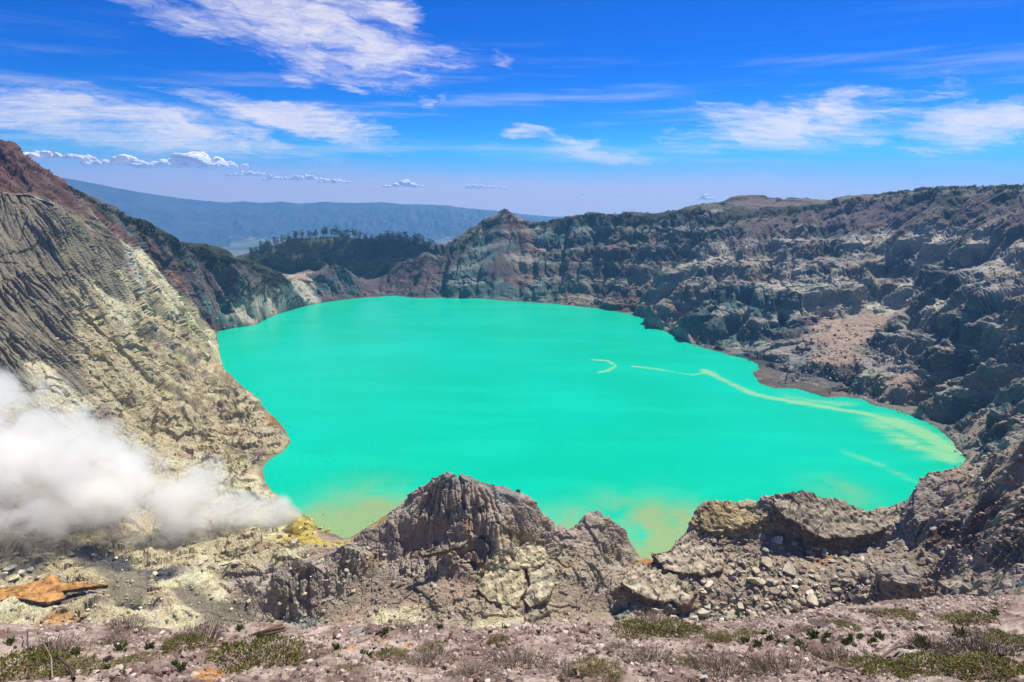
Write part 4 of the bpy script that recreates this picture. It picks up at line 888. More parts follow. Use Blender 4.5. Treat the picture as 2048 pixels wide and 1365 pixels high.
# stones: jittered icosahedra
_t = (1 + 5 ** .5) / 2
ICO = np.array([(-1, _t, 0), (1, _t, 0), (-1, -_t, 0), (1, -_t, 0), (0, -1, _t), (0, 1, _t), (0, -1, -_t), (0, 1, -_t), (_t, 0, -1), (_t, 0, 1), (-_t, 0, -1), (-_t, 0, 1)]) / math.sqrt(1 + _t * _t)
ICF = np.array([(0, 11, 5), (0, 5, 1), (0, 1, 7), (0, 7, 10), (0, 10, 11), (1, 5, 9), (5, 11, 4), (11, 10, 2), (10, 7, 6), (7, 1, 8), (3, 9, 4), (3, 4, 2), (3, 2, 6), (3, 6, 8), (3, 8, 9), (4, 9, 5), (2, 4, 11), (6, 2, 10), (8, 6, 7), (9, 8, 1)])
def rand_rot(n):
    q_ = rng.normal(size=(n, 4)); q_ /= np.linalg.norm(q_, axis=1, keepdims=True); w, x, y, z = q_.T
    return np.stack([np.stack([1 - 2 * (y * y + z * z), 2 * (x * y - z * w), 2 * (x * z + y * w)], -1), np.stack([2 * (x * y + z * w), 1 - 2 * (x * x + z * z), 2 * (y * z - x * w)], -1), np.stack([2 * (x * z - y * w), 2 * (y * z + x * w), 1 - 2 * (x * x + y * y)], -1)], 1)
OCT = np.array([(1, 0, 0), (0, 1, 0), (-1, 0, 0), (0, -1, 0), (0, 0, 1), (0, 0, -1)], float); OCF = np.array([(0, 1, 4), (1, 2, 4), (2, 3, 4), (3, 0, 4), (1, 0, 5), (2, 1, 5), (3, 2, 5), (0, 3, 5)])
def stone_shape(pos, size, PV, PF):
    n_, k = len(pos), len(PV)
    v = PV[None] * (1 + rng.uniform(-0.28, 0.28, (n_, k, 1))) + rng.uniform(-.16, .16, (n_, k, 3))
    v = v * rng.uniform(0.55, 1.25, (n_, 1, 3))
    v = np.einsum('nij,nkj->nki', rand_rot(n_), v); v[..., 2] *= 0.75
    v = v * size[:, None, None] + pos[:, None]
    return v.reshape(-1, 3), (PF[None] + (np.arange(n_) * k)[:, None, None]).reshape(-1, 3)
def stones(name, pos, size, cols, mat, small=0.0):
    s_ = size < small; V_, F_, C_ = [], [], []; n0 = 0
    for m_, PV, PF in ((~s_, ICO, ICF), (s_, OCT, OCF)):
        if not m_.any(): continue
        v, f = stone_shape(pos[m_], size[m_], PV, PF); V_.append(v); F_.append(f + n0); n0 += len(v); C_.append(np.repeat(cols[m_], len(PV), 0))
    me = bpy.data.meshes.new(name)
    fast_mesh(me, np.concatenate(V_), np.concatenate(F_))
    put_col(me, np.concatenate(C_))
    me.materials.append(mat)
    o = bpy.data.objects.new(name, me); COL.objects.link(o); o['kind'] = 'stuff'
    return o
STONE_MAT = vcol_material('stone', bump=0.01, bscale=60, var=0.25)
def build_gravel():
    n_ = 60000
    s = rng.uniform(-1.05, 1.08, n_); y = np.sqrt(rng.uniform(4.2 ** 2, 13.0 ** 2, n_)); ok = y < edge_y(s) + 0.5
    s, y = s[ok], y[ok]; x = s * y
    size = 0.0085 * np.exp(rng.exponential(0.5, len(x))); size = np.clip(size, .007, .05)
    pat = fbm(x / 0.8, y / 0.8, x * 0, 2, 351); ok = rng.uniform(size=len(x)) < 0.6 + pat * 1.3
    x, y, size = x[ok], y[ok], size[ok]
    pos = np.stack([x, y, fg_z(x, y) + size * 0.5], 1)
    k = rng.uniform(size=(len(x), 1)); base = np.array([.31, .245, .205]) * (0.4 + 0.9 * k)
    w = rng.uniform(size=(len(x), 1)); base = np.where(w > .86, np.array([.46, .41, .35]) * (0.8 + .3 * k), base); base = np.where(w < .22, np.array([.14, .085, .07]) * (0.7 + .6 * k), base)
    stones('gravel', pos, size, base, STONE_MAT, 0.014)
build_gravel()

# ------------------------------------------------------------------ plants of the rim
def tube(path, radii, sides=4):
    vs, fs = [], []
    for i, (p, r) in enumerate(zip(path, radii)):
        p = np.array(p); d = np.array(path[min(i + 1, len(path) - 1)]) - np.array(path[max(i - 1, 0)]); d = d / (np.linalg.norm(d) + 1e-9)
        u = np.cross(d, (0.3, 0.2, 1.0) if abs(d[2]) < .9 else (1, 0, 0)); u /= np.linalg.norm(u); w = np.cross(d, u)
        for k in range(sides):
            a = 2 * math.pi * k / sides; vs.append(p + r * (math.cos(a) * u + math.sin(a) * w))
    for i in range(len(path) - 1):
        for k in range(sides):
            fs.append((i * sides + k, i * sides + (k + 1) % sides, (i + 1) * sides + (k + 1) % sides, (i + 1) * sides + k))
    return vs, fs
def leaf_quads(base, dirs, length, width):
    """pointed leaves: two triangles each, slightly folded"""
    n_ = len(base)
    side = np.cross(dirs, rng.normal(size=(n_, 3))); side /= np.linalg.norm(side, axis=1, keepdims=True) + 1e-9
    nrm = np.cross(dirs, side)
    L = length[:, None]; Wd = width[:, None]
    a = base; b = base + dirs * L * 0.5 + side * Wd - nrm * Wd * 0.3; c = base + dirs * L; d = base + dirs * L * 0.5 - side * Wd - nrm * Wd * 0.3
    v = np.stack([a, b, c, d], 1).reshape(-1, 3)
    f = np.arange(n_ * 4).reshape(-1, 4)
    return v, f
def new_obj(name, v, f, cols, mat, parent=None, link=True):
    me = bpy.data.meshes.new(name); fast_mesh(me, np.asarray(v, np.float32), np.asarray(f)); put_col(me, cols); me.materials.append(mat)
    o = bpy.data.objects.new(name, me)
    if link: COL.objects.link(o)
    if parent: o.parent = parent
    return o
def leaf_material():
    m, nt, b = new_mat('leaves')
    at = nt.node('ShaderNodeAttribute', attribute_name='Col')
    nt.put(b.inputs['Base Color'], at.outputs['Color']); b.inputs['Roughness'].default_value = 0.5; b.inputs['Specular IOR Level'].default_value = 0.35
    tr = nt.node('ShaderNodeBsdfTranslucent'); nt.put(tr.inputs['Color'], at.outputs['Color'])
    mx = nt.node('ShaderNodeMixShader'); mx.inputs[0].default_value = 0.3
    nt.l.new(b.outputs[0], mx.inputs[1]); nt.l.new(tr.outputs[0], mx.inputs[2]); nt.l.new(mx.outputs[0], nt.n['Material Output'].inputs[0])
    return m
LEAF = leaf_material(); TWIG = vcol_material('twig', rough=0.85)
def dome(n_, h, edge=1.0):
    a = rng.uniform(0, 6.283, n_); r = np.sqrt(rng.uniform(0, 1, n_)) * (1 + 0.22 * np.sin(a * 3 + rng.uniform(0, 6)) + 0.12 * np.sin(a * 7 + rng.uniform(0, 6)))
    top = h * np.clip(1 - r * r, 0.05, 1) ** 0.6 * (1 + .25 * np.sin(a * 4 + r * 5))
    z = top * rng.uniform(0.35, 1.05, n_)
    return np.stack([r * np.cos(a), r * np.sin(a), z], 1)
def make_shrub(kind):
    """returns (foliage data, stem data) for a shrub one unit in radius"""
    twv, twf, twc = [], [], []
    def twig(path, r0, col):
        v, f = tube(path, np.linspace(r0, r0 * 0.35, len(path)), 3); o = len(twv); twv.extend(v); twf.extend([[i + o for i in q_] for q_ in f]); twc.extend([col] * len(v))
    if kind == 'mat':        # dense yellow-green leaves over a low mat
        p = dome(2600, 0.34); d = rng.normal(size=p.shape) * 0.75 + np.array([0, 0, 0.9]) + p * np.array([.5, .5, 0]); d /= np.linalg.norm(d, axis=1, keepdims=True)
        v, f = leaf_quads(p, d, rng.uniform(.05, .09, len(p)), rng.uniform(.011, .021, len(p)))
        pal = np.array([(.165, .170, .035), (.105, .120, .03), (.23, .215, .05), (.07, .085, .028), (.25, .165, .05), (.24, .085, .04)]); c = pal[rng.choice(6, len(p), p=[.28, .24, .18, .16, .10, .04])]
        c = np.repeat(c * rng.uniform(.75, 1.2, (len(p), 1)), 4, 0)
        for i in range(90):
            b = dome(1, 0.34)[0]; twig([b * (.7, .7, 0) + (0, 0, -.03), b * (.9, .9, .6), b * (1.05, 1.05, 1.1)], .009, (.13, .09, .075))
    elif kind == 'heath':    # grey-violet twigs with sparse dark leaves
        p = dome(700, 0.30); p[:, 2] *= .8; d = rng.normal(size=p.shape) * 0.5 + np.array([0.1, 0, 1.0]); d /= np.linalg.norm(d, axis=1, keepdims=True)
        v, f = leaf_quads(p, d, rng.uniform(.04, .08, len(p)), rng.uniform(.008, .014, len(p)))
        pal = np.array([(.075, .095, .03), (.12, .13, .04), (.20, .17, .05), (.13, .085, .07)]); c = pal[rng.choice(4, len(p), p=[.35, .25, .15, .25])]; c = np.repeat(c * rng.uniform(.75, 1.2, (len(p), 1)), 4, 0)
        for i in range(420):
            b = dome(1, 0.42)[0]; j = rng.normal(size=3) * .07
            cc = np.array([(.20, .15, .13), (.13, .09, .075), (.28, .215, .175)][rng.integers(3)]); twig([b * (.75, .75, 0), b * (.9, .9, .55) + j * .5, b * (1.05, 1.05, 1.15) + j], .008, cc)
    else:                    # small sprout of upright dark leaves
        n_ = 70
        a = rng.uniform(0, 6.283, n_); rr = rng.uniform(0, .55, n_); p = np.stack([rr * np.cos(a), rr * np.sin(a), rng.uniform(0, .55, n_)], 1)
        d = np.stack([np.cos(a) * .55, np.sin(a) * .55, np.full(n_, 1.0)], 1) + rng.normal(size=(n_, 3)) * .3; d /= np.linalg.norm(d, axis=1, keepdims=True)
        v, f = leaf_quads(p, d, rng.uniform(.35, .75, n_), rng.uniform(.07, .13, n_))
        pal = np.array([(.055, .085, .025), (.09, .125, .03), (.16, .18, .04), (.035, .05, .02)]); c = np.repeat(pal[rng.choice(4, n_, p=[.4, .3, .1, .2])] * rng.uniform(.8, 1.2, (n_, 1)), 4, 0)
        for i in range(7):
            b = rng.normal(size=3) * .25; twig([(0, 0, -.1), (b[0] * .6, b[1] * .6, .3), (b[0], b[1], .8)], .03, (.12, .085, .06))
    return (v, f, c), (np.array(twv), np.array(twf), np.array(twc))
SHRUB = {k: [make_shrub(k) for _ in range(n_)] for k, n_ in (('mat', 3), ('heath', 3), ('sprout', 4))}
SHRUB_ME = {}
for k, lst in SHRUB.items():
    SHRUB_ME[k] = []
    for fo, st in lst:
        a = new_obj('foliage', *fo, LEAF, link=False); b = new_obj('stems', *st, TWIG, link=False); SHRUB_ME[k].append((a.data, b.data)); bpy.data.objects.remove(a); bpy.data.objects.remove(b)
def thing(name, label, cat, loc, group=None, rot=(0, 0, 0), scale=(1, 1, 1)):
    o = bpy.data.objects.new(name, None); COL.objects.link(o); o.empty_display_size = 0.1
    o.location = loc; o.rotation_euler = rot; o.scale = scale; o['label'] = label; o['category'] = cat
    if group: o['group'] = group
    return o
def tag(o, label, cat, group=None):
    o['label'] = label; o['category'] = cat
    if group: o['group'] = group
    return o
def plant(kind, px, py, width, label, group, squash=1.0, at=None):
    p = fg_point(px, py) if at is None else at
    sc_ = width * (0.80 if kind != 'sprout' else 1.0) * ((p - Vector((0, 0, H))).length / F) / 2.0
    nm = {'mat': 'leafy_shrub', 'heath': 'heath_shrub', 'sprout': 'sprout'}[kind]
    nrm = fg_normal(p.x, p.y); nrm = (nrm + Vector((0, 0, 0.7))).normalized()
    q_ = Vector((0, 0, 1)).rotation_difference(nrm)
    r = q_.to_matrix() @ Matrix.Rotation(rng.uniform(0, 6.28), 3, 'Z')
    t = thing(nm, label, {'mat': 'shrub', 'heath': 'shrub', 'sprout': 'plant'}[kind], p - nrm * 0.015, group, r.to_euler(), (sc_, sc_ * rng.uniform(.85, 1.1), sc_ * squash))
    f, s = SHRUB_ME[kind][rng.integers(len(SHRUB_ME[kind]))]
    for nm2, me in (('foliage', f), ('stems', s)):
        o = bpy.data.objects.new(nm2, me); COL.objects.link(o); o.parent = t
    return t

GM, GH, GS_ = 'low leafy shrubs on the gravel rim', 'dry heath shrubs on the gravel rim', 'dark leafy sprouts on the gravel rim'
for px, py, w, sq, lab in [
    (520, 1330, 190, 1.0, 'broad green shrub with red tips below the weathered dead wood'), (30, 1350, 170, .9, 'green shrub filling the bottom left corner of the rim'),
    (140, 1352, 120, .8, 'low green shrub beside the one in the bottom left corner'), (370, 1296, 100, 1.1, 'green shrub with grey twigs rising in front of the yellow slope at left'),
    (440, 1308, 60, .9, 'small green shrub touching the left side of the red-tipped shrub'), (1270, 1268, 110, 1.0, 'left half of the long green shrub bank before the tan slabs'),
    (1355, 1272, 130, .9, 'right half of the long green shrub bank before the tan slabs'), (1450, 1285, 90, .8, 'green shrub just right of the long shrub bank'),
    (1500, 1275, 70, .8, 'small olive shrub between the shrub bank and the leafy sprouts'), (1802, 1236, 75, .9, 'small yellow-green shrub at the foot of the cracked rock pillar'),
    (1948, 1248, 95, .9, 'rounded olive shrub on pale gravel near the right edge'), (1780, 1348, 130, .9, 'yellow-green shrub at the left end of the bottom right patch'),
    (1880, 1345, 150, .9, 'yellow-green shrub in the middle of the bottom right patch'), (1985, 1352, 150, 1.0, 'yellow-green shrub in the bottom right corner'),
    (775, 1318, 100, .8, 'green shrub left of centre with dead stems around it'), (1000, 1284, 60, .9, 'small green shrub alone near the rim edge at the centre'),
    (865, 1298, 60, .8, 'small dull green shrub below the white stone'), (1200, 1345, 110, .7, 'green shrub at the bottom centre among dry heath'),
    (2020, 1290, 100, .9, 'twiggy green shrub at the right edge below the olive shrub'), (1690, 1258, 70, .8, 'low green shrub right of the dark flat rock'),
    (700, 1345, 70, .7, 'small green shrub at the bottom below the orange lichen'), (1380, 1335, 90, .7, 'dull green shrub at the bottom right of centre'), (260, 1330, 90, .7, 'sparse green shrub below the curved dead twig')]:
    plant('mat', px, py, w, lab, GM, sq)
for px, py, w, sq, lab in [
    (400, 1278, 110, 1.3, 'grey-violet heath behind the green shrub at left'), (100, 1318, 130, 1.0, 'dry heath above the bottom left green shrub'), (250, 1256, 90, .9, 'purple-brown heath on the rim edge at left'),
    (860, 1335, 150, .8, 'wide brown heath at the bottom left of centre'), (1040, 1335, 170, .9, 'wide grey heath at the bottom centre'), (1130, 1352, 120, .9, 'dark heath beside the bottom centre green shrub'),
    (1300, 1258, 130, .9, 'violet heath growing through the long green shrub bank'), (1300, 1325, 140, .9, 'brown heath below the long green shrub bank'), (1440, 1345, 150, .9, 'grey heath at the bottom right of centre'),
    (1560, 1340, 140, .9, 'dry twiggy heath left of the bent dead branch'), (1680, 1322, 110, 1.0, 'brown heath above the bottom right shrub patch'), (1960, 1310, 140, 1.1, 'grey twiggy heath above the bottom right corner'),
    (1870, 1305, 110, .9, 'sparse heath above the middle of the bottom right patch'), (620, 1318, 90, .8, 'grey heath right of the red-tipped shrub'), (950, 1350, 120, .8, 'low brown heath at the bottom beside the wide grey heath'),
    (1240, 1300, 90, .8, 'thin heath below the left end of the shrub bank'), (220, 1290, 80, 1.0, 'thin dry heath with bare upright stems at left'), (1740, 1230, 50, 1.2, 'bare dry twigs standing before the cracked pillar'), (800, 1258, 80, .8, 'reddish dry heath by the white stone'), (1610, 1262, 60, .8, 'dark dry heath under the flat dark rock')]:
    plant('heath', px, py, w, lab, GH, sq)
sprouts = [(450, 1300), (478, 1296), (520, 1278), (545, 1282), (585, 1290), (640, 1298), (672, 1304), (725, 1308), (735, 1318), (880, 1262), (215, 1343), (252, 1348), (348, 1334), (362, 1342), (95, 1295), (20, 1290), (150, 1312),
 (240, 1305), (480, 1262), (415, 1258), (1490, 1290), (1515, 1296), (1540, 1284), (1562, 1292), (1585, 1280), (1600, 1292), (1628, 1278), (1655, 1275), (1700, 1282), (1720, 1274), (1745, 1288), (1760, 1280), (1690, 1292), (1840, 1292),
 (1855, 1298), (1530, 1272), (1650, 1290), (980, 1266), (1010, 1260), (1080, 1270), (560, 1264), (1420, 1300), (300, 1300), (880, 1310), (1165, 1270), (1920, 1275), (1990, 1232), (770, 1268), (330, 1310), (60, 1310)]
def near_word(px, py):
    marks = [(540, 1275, 'the weathered dead wood'), (520, 1330, 'the red-tipped shrub'), (30, 1350, 'the bottom left shrub'), (715, 1265, 'the white stone'), (1310, 1270, 'the long shrub bank'), (1645, 1248, 'the flat dark rock'), (1800, 1236, 'the pillar shrub'), (1948, 1248, 'the olive shrub at right'), (370, 1296, 'the yellow slope shrub'), (690, 1300, 'the orange lichen'), (1830, 1325, 'the bent branch rock'), (1000, 1284, 'the lone centre shrub')]
    m_ = min(marks, key=lambda k: math.hypot((k[0] - px), 2 * (k[1] - py)))
    dx, dy = px - m_[0], py - m_[1]
    d1 = 'right of' if dx > 0 else 'left of'; d2 = 'below' if dy > 0 else 'above'
    rel = d1 if abs(dx) > 3 * abs(dy) else d2 if abs(dy) > abs(dx) else d2 + ' and ' + d1
    gap = math.hypot(dx, dy); far = 'just ' if gap < 35 else '' if gap < 90 else 'well '
    return far + rel + ' ' + m_[2]
def unique(labels):
    seen = {}
    out = []
    for l in labels:
        k = seen.get(l, 0); seen[l] = k + 1; out.append((l, k))
    return out, seen
ORD = ['', 'second ', 'third ', 'fourth ', 'fifth ', 'sixth ', 'seventh ', 'eighth ', 'ninth ', 'tenth ', 'eleventh ', 'twelfth ']
sprouts.sort()
labs = ['dark leafy sprout ' + near_word(px, py) for px, py in sprouts]
lu, seen = unique(labs)
for (px, py), (l, k) in zip(sprouts, lu):
    if seen[l] > 1: l = (ORD[k] if k else 'first ') + l + ' from the left'
    plant('sprout', px, py, rng.uniform(14, 26), l, GS_, rng.uniform(.9, 1.4))

# dead wood and loose rocks on the rim
WOOD = vcol_material('dead_wood', rough=0.8, var=0.3, bscale=30)
def branch(name, path_px, r0, r1, col, label, cat='branch', lift=0.03, forks=()):
    pts = []
    for i, (px, py, up) in enumerate(path_px):
        p = fg_point(px, py); pts.append((p.x, p.y, p.z + lift + up))
    v, f = tube(pts, np.linspace(r0, r1, len(pts)), 6)
    for a, b, up in forks:
        o_ = len(v); q1 = np.array(pts[a]); p = fg_point(*b); v2, f2 = tube([q1, (q1 + np.array((p.x, p.y, p.z + up))) / 2 + (0, 0, .02), (p.x, p.y, p.z + up)], [r0 * .6, r0 * .45, r0 * .2], 5)
        v += v2; f += [tuple(i + o_ for i in q_) for q_ in f2]
    o = new_obj(name, v, f, np.tile(np.array(col), (len(v), 1)), WOOD)
    return tag(o, label, cat, 'dead wood on the gravel rim')
w1 = thing('dead_wood', 'weathered split piece of dead wood lying on gravel above the red-tipped shrub', 'dead wood', fg_point(540, 1276), 'dead wood on the gravel rim')
for k in range(5):
    a = Vector((-.34 + .05 * k, .02 * k - .02, .03 + .022 * (k % 3))); b = Vector((.26 - .03 * k, .05 + .03 * k, .10 + .02 * (k % 2)))
    v, f = tube([a, (a + b) / 2 + Vector((0, 0, .015 * (k % 2))), b], [.012, .026, .014], 5)
    o = new_obj('splinter', v, f, np.tile(np.array([(.16, .105, .075), (.10, .06, .045), (.24, .18, .14)][k % 3]), (len(v), 1)), WOOD, w1)
branch('dead_twig', [(88, 1334, .02), (110, 1327, .06), (124, 1332, .08), (140, 1344, .05), (150, 1362, .0)], .011, .016, (.07, .05, .045), 'dark curved dead twig arching over the bottom left shrubs')
branch('dead_twig', [(106, 1362, .0), (108, 1335, .12), (98, 1322, .25)], .008, .004, (.28, .20, .15), 'thin pale bare stem standing near the bottom left corner')
branch('dead_twig', [(62, 1330, .0), (60, 1300, .12), (64, 1285, .2)], .012, .006, (.06, .045, .04), 'dark bare stub standing above the bottom left shrub')
branch('dead_branch', [(1700, 1345, .0), (1755, 1330, .06), (1785, 1312, .1), (1812, 1303, .08), (1835, 1306, .02)], .016, .02, (.10, .07, .06), 'dark bent dead branch beside the white rock', forks=[(1, (1745, 1348), .02)])
branch('dead_branch', [(1640, 1352, .02), (1665, 1346, .05), (1706, 1352, .03)], .012, .014, (.11, .075, .07), 'short forked dead stick at the bottom right of the heath', forks=[(1, (1652, 1362), .0)])
branch('dead_twig', [(1488, 1318, .0), (1500, 1304, .12), (1516, 1288, .25)], .006, .003, (.07, .05, .045), 'thin dark stick leaning right below the sprouts')
branch('dead_branch', [(1995, 1318, .04), (2020, 1308, .1), (2048, 1300, .05)], .02, .014, (.06, .045, .04), 'black gnarled dead branch at the right edge', forks=[(1, (2030, 1325), .0), (0, (1975, 1322), .0)])
branch('dead_twig', [(130, 1268, .02), (160, 1258, .05), (185, 1264, .02)], .008, .005, (.12, .085, .075), 'thin dead twig on the rim edge at far left')
branch('dead_twig', [(1765, 1262, .0), (1748, 1268, .02), (1730, 1272, .0)], .006, .005, (.33, .25, .2), 'pale straight dead twig on gravel below the cracked pillar')
branch('dead_twig', [(940, 1362, .02), (975, 1352, .05), (1010, 1358, .02)], .008, .006, (.2, .15, .13), 'pale dead twig in the bottom centre heath')

def rock_mesh(seed, sub=2, flat=0.75):
    r_ = np.random.default_rng(seed)
    bm = bmesh.new(); bmesh.ops.create_icosphere(bm, subdivisions=sub, radius=1.0)
    planes = r_.normal(size=(9, 3)); planes /= np.linalg.norm(planes, axis=1, keepdims=True); offs = r_.uniform(.32, .72, 9)
    sc_ = r_.uniform(.75, 1.2, 3); sc_[2] *= flat
    for v in bm.verts:
        p = np.array(v.co)
        for n_, o_ in zip(planes, offs):
            d_ = p @ n_ - o_
            if d_ > 0: p = p - n_ * d_ * .95
        p = p * sc_ + r_.normal(size=3) * .012
        v.co = Vector(p)
    me = bpy.data.meshes.new('rock'); bm.to_mesh(me); bm.free()
    return me
ROCK_ME = [rock_mesh(900 + i, 3) for i in range(10)]
def rock_mat(name, col, bs):
    m, nt, b = new_mat(name)
    tc = nt.node('ShaderNodeTexCoord'); oi = nt.node('ShaderNodeObjectInfo')
    n_ = nt.noise(tc.outputs['Object'], 2.2, 6, 0.65)
    c = nt.mix(nt.smooth(n_, .3, .7), tuple(k * .62 for k in col), tuple(min(k * 1.25, .8) for k in col))
    nt.put(b.inputs['Base Color'], nt.vm('SCALE', c, None, nt.m('ADD', .8, nt.m('MULTIPLY', oi.outputs['Random'], .4))))
    nt.put(b.inputs['Normal'], nt.bump(nt.noise(tc.outputs['Object'], 4.0, 7, .7), .8, bs))
    return m
RM = {'tan': rock_mat('tan_rock', (.36, .315, .23), .12), 'grey': rock_mat('grey_rock', (.28, .26, .235), .12), 'dark': rock_mat('dark_rock', (.13, .105, .095), .12), 'white': rock_mat('white_rock', (.50, .46, .385), .12), 'pink': rock_mat('pink_rock', (.35, .25, .20), .12), 'yellow': rock_mat('sulphur_rock', (.46, .36, .12), .12), 'green': rock_mat('greenish_rock', (.35, .34, .21), .12)}
def rock(p, size, tone, name, label, cat, group=None, flat=1.0, sink=.25, k=None):
    me = ROCK_ME[rng.integers(len(ROCK_ME)) if k is None else k]
    o = bpy.data.objects.new(name, me); COL.objects.link(o)
    if not me.materials: me.materials.append(None)
    o.material_slots[0].link = 'OBJECT'; o.material_slots[0].material = RM[tone]
    o.location = p + Vector((0, 0, size * (.55 - sink) * flat)); o.scale = (size, size * rng.uniform(.8, 1.1), size * flat); o.rotation_euler = (rng.uniform(-.35, .35), rng.uniform(-.35, .35), rng.uniform(0, 6.28))
    return tag(o, label, cat, group)
def fg_rock(px, py, w, tone, label, flat=.7):
    p = fg_point(px, py); s_ = w * (p - Vector((0, 0, H))).length / F / 2
    rock(p, s_, tone, 'rock', label, 'rock', 'loose rocks on the gravel rim', flat)
for a in [(1640, 1250, 34, 'dark', 'flat dark rock on the rim below the boulders', .6), (1832, 1322, 34, 'white', 'pinkish white rock touching the bent dead branch', .7), (1815, 1312, 24, 'white', 'pale flat rock under the bent dead branch', .5), (716, 1268, 28, 'white', 'cream white stone near the rim edge at left of centre', .6), (552, 1272, 18, 'white', 'small white stone at the right end of the dead wood', .7),
          (608, 1294, 12, 'dark', 'small round dark stone among orange lichen', .9), (930, 1325, 26, 'pink', 'pale pink stone in the gravel left of the centre heath', .7), (1838, 1253, 18, 'white', 'small white stone above the middle of the right gravel', .7), (1268, 1288, 20, 'white', 'pale stone below the long shrub bank', .6), (1790, 1262, 14, 'grey', 'small grey stone on gravel right of the pillar shrub', .8), (800, 1285, 16, 'white', 'small pale stone right of the white stone', .7), (1975, 1300, 20, 'dark', 'dark stone half hidden by the right edge heath', .7), (420, 1338, 22, 'pink', 'rounded pink stone above the orange lichen at bottom left', .8), (1150, 1275, 20, 'pink', 'pinkish stone on the rim edge right of centre', .6)]:
    fg_rock(*a)
print('foreground', round(time.time() - T0, 1), 's')

# ------------------------------------------------------------------ boulders on the crater floor
bpy.context.view_layer.update()
DG = bpy.context.evaluated_depsgraph_get()
GROUND = {'left_mountainside', 'far_crater_wall', 'right_crater_wall', 'near_right_slope', 'crater_floor_ridges', 'grey_slope', 'wooded_hill', 'lake'}
def hit(px, py):
    x, yy, z = pix_ray(px, py); d = Vector((x, yy, z)).normalized(); o = Vector((0, 0, H))
    for _ in range(30):
        ok, loc, nrm, fi, ob, mt = scene.ray_cast(DG, o, d)
        if not ok: return None
        if ob.name in GROUND: return loc
        o = loc + d * 0.02
    return None
def drop(x, y):
    o = Vector((x, y, 600))
    for _ in range(30):
        ok, loc, nrm, fi, ob, mt = scene.ray_cast(DG, o, Vector((0, 0, -1)))
        if not ok: return None
        if ob.name in GROUND: return loc
        o = loc - Vector((0, 0, .02))
    return None
B = [(1463,1158,22,'grey'),(1512,1147,24,'tan'),(1495,1172,16,'tan'),(1513,1167,34,'tan'),(1532,1131,24,'tan'),(1546,1141,20,'tan'),(1540,1166,17,'grey'),(1565,1135,18,'tan'),(1579,1146,26,'tan'),(1543,1153,16,'dark'),(1580,1130,14,'grey'),(1607,1134,17,'grey'),(1616,1120,17,'dark'),(1632,1099,17,'tan'),(1704,1122,15,'tan'),(1700,1103,14,'grey'),(1663,1124,11,'white'),(1712,1150,20,'tan'),(1706,1169,16,'tan'),(1727,1155,22,'dark'),(1693,1163,14,'grey'),(1659,1152,14,'grey'),(1646,1142,12,'tan'),
 (1621,1200,26,'tan'),(1593,1220,28,'tan'),(1643,1205,22,'tan'),(1659,1205,18,'grey'),(1677,1185,18,'tan'),(1676,1213,18,'pink'),(1631,1225,18,'tan'),(1662,1224,24,'tan'),(1634,1188,16,'tan'),(1590,1177,12,'white'),(1551,1183,18,'tan'),(1515,1196,14,'tan'),(1507,1236,22,'tan'),(1549,1230,9,'white'),(1584,1202,16,'dark'),(1618,1186,14,'white'),(1557,1085,20,'white'),(1590,1086,14,'grey'),(1542,1094,10,'tan'),(1495,1113,16,'grey'),(1418,1174,24,'white'),(1406,1189,20,'tan'),(1415,1216,18,'white'),(1435,1219,18,'tan'),(1317,1225,30,'tan'),(1409,1230,30,'white'),(1349,1238,16,'white'),
 (1690,1225,14,'grey'),(1605,1160,12,'grey'),(1570,1165,12,'pink'),(1625,1155,11,'tan'),(1670,1170,12,'dark'),(1530,1215,14,'tan'),(1480,1215,16,'tan'),(1460,1200,12,'grey'),(1460,1232,18,'tan'),(1390,1240,18,'white'),(1440,1242,16,'white'),(1370,1222,14,'tan'),(1550,1212,12,'grey'),(1610,1240,16,'tan'),(1530,1180,10,'pink'),(1680,1140,13,'grey'),(1650,1110,12,'white'),(1722,1118,12,'white'),(1740,1105,14,'tan'),(1600,1115,10,'grey'),(1640,1170,10,'white'),(1565,1245,12,'tan'),(1700,1195,13,'dark'),(1715,1180,12,'grey'),(1478,1145,12,'white'),(1500,1158,12,'tan'),(1560,1150,12,'grey')]
V = [(434,1125,16,'green'),(424,1137,18,'green'),(448,1130,16,'green'),(472,1130,14,'white'),(413,1120,12,'green'),(590,1084,13,'white'),(630,1067,9,'white'),(322,1138,13,'white'),(188,1112,14,'white'),(140,1110,12,'green'),(20,1140,18,'white'),(45,1148,16,'white'),(8,1155,16,'white'),(62,1142,13,'white'),(30,1160,14,'green'),(75,1158,12,'white'),(400,1128,11,'white'),(455,1145,11,'green'),(580,1072,8,'dark'),(560,1075,9,'dark'),(600,1058,10,'yellow'),(612,1048,9,'yellow'),(622,1040,8,'yellow'),(640,1058,12,'yellow'),(655,1062,10,'yellow'),(615,1070,8,'yellow'),(150,1240,12,'dark'),(168,1236,10,'dark'),(350,1232,8,'grey'),(380,1228,8,'grey')]
def bmark(px, py, marks):
    m_ = min(marks, key=lambda k: math.hypot(k[0] - px, 1.6 * (k[1] - py))); dx, dy = px - m_[0], py - m_[1]
    d1 = 'right of' if dx > 0 else 'left of'; d2 = 'below' if dy > 0 else 'above'
    rel = d1 if abs(dx) > 2 * abs(dy) else d2 if abs(dy) > 1.5 * abs(dx) else d2 + ' and ' + d1
    return ('close ' if math.hypot(dx, dy) < 22 else '') + rel + ' ' + m_[2]
TONE = {'tan': 'tan', 'grey': 'grey', 'dark': 'dark', 'white': 'pale', 'pink': 'pinkish', 'green': 'greenish grey', 'yellow': 'yellow'}
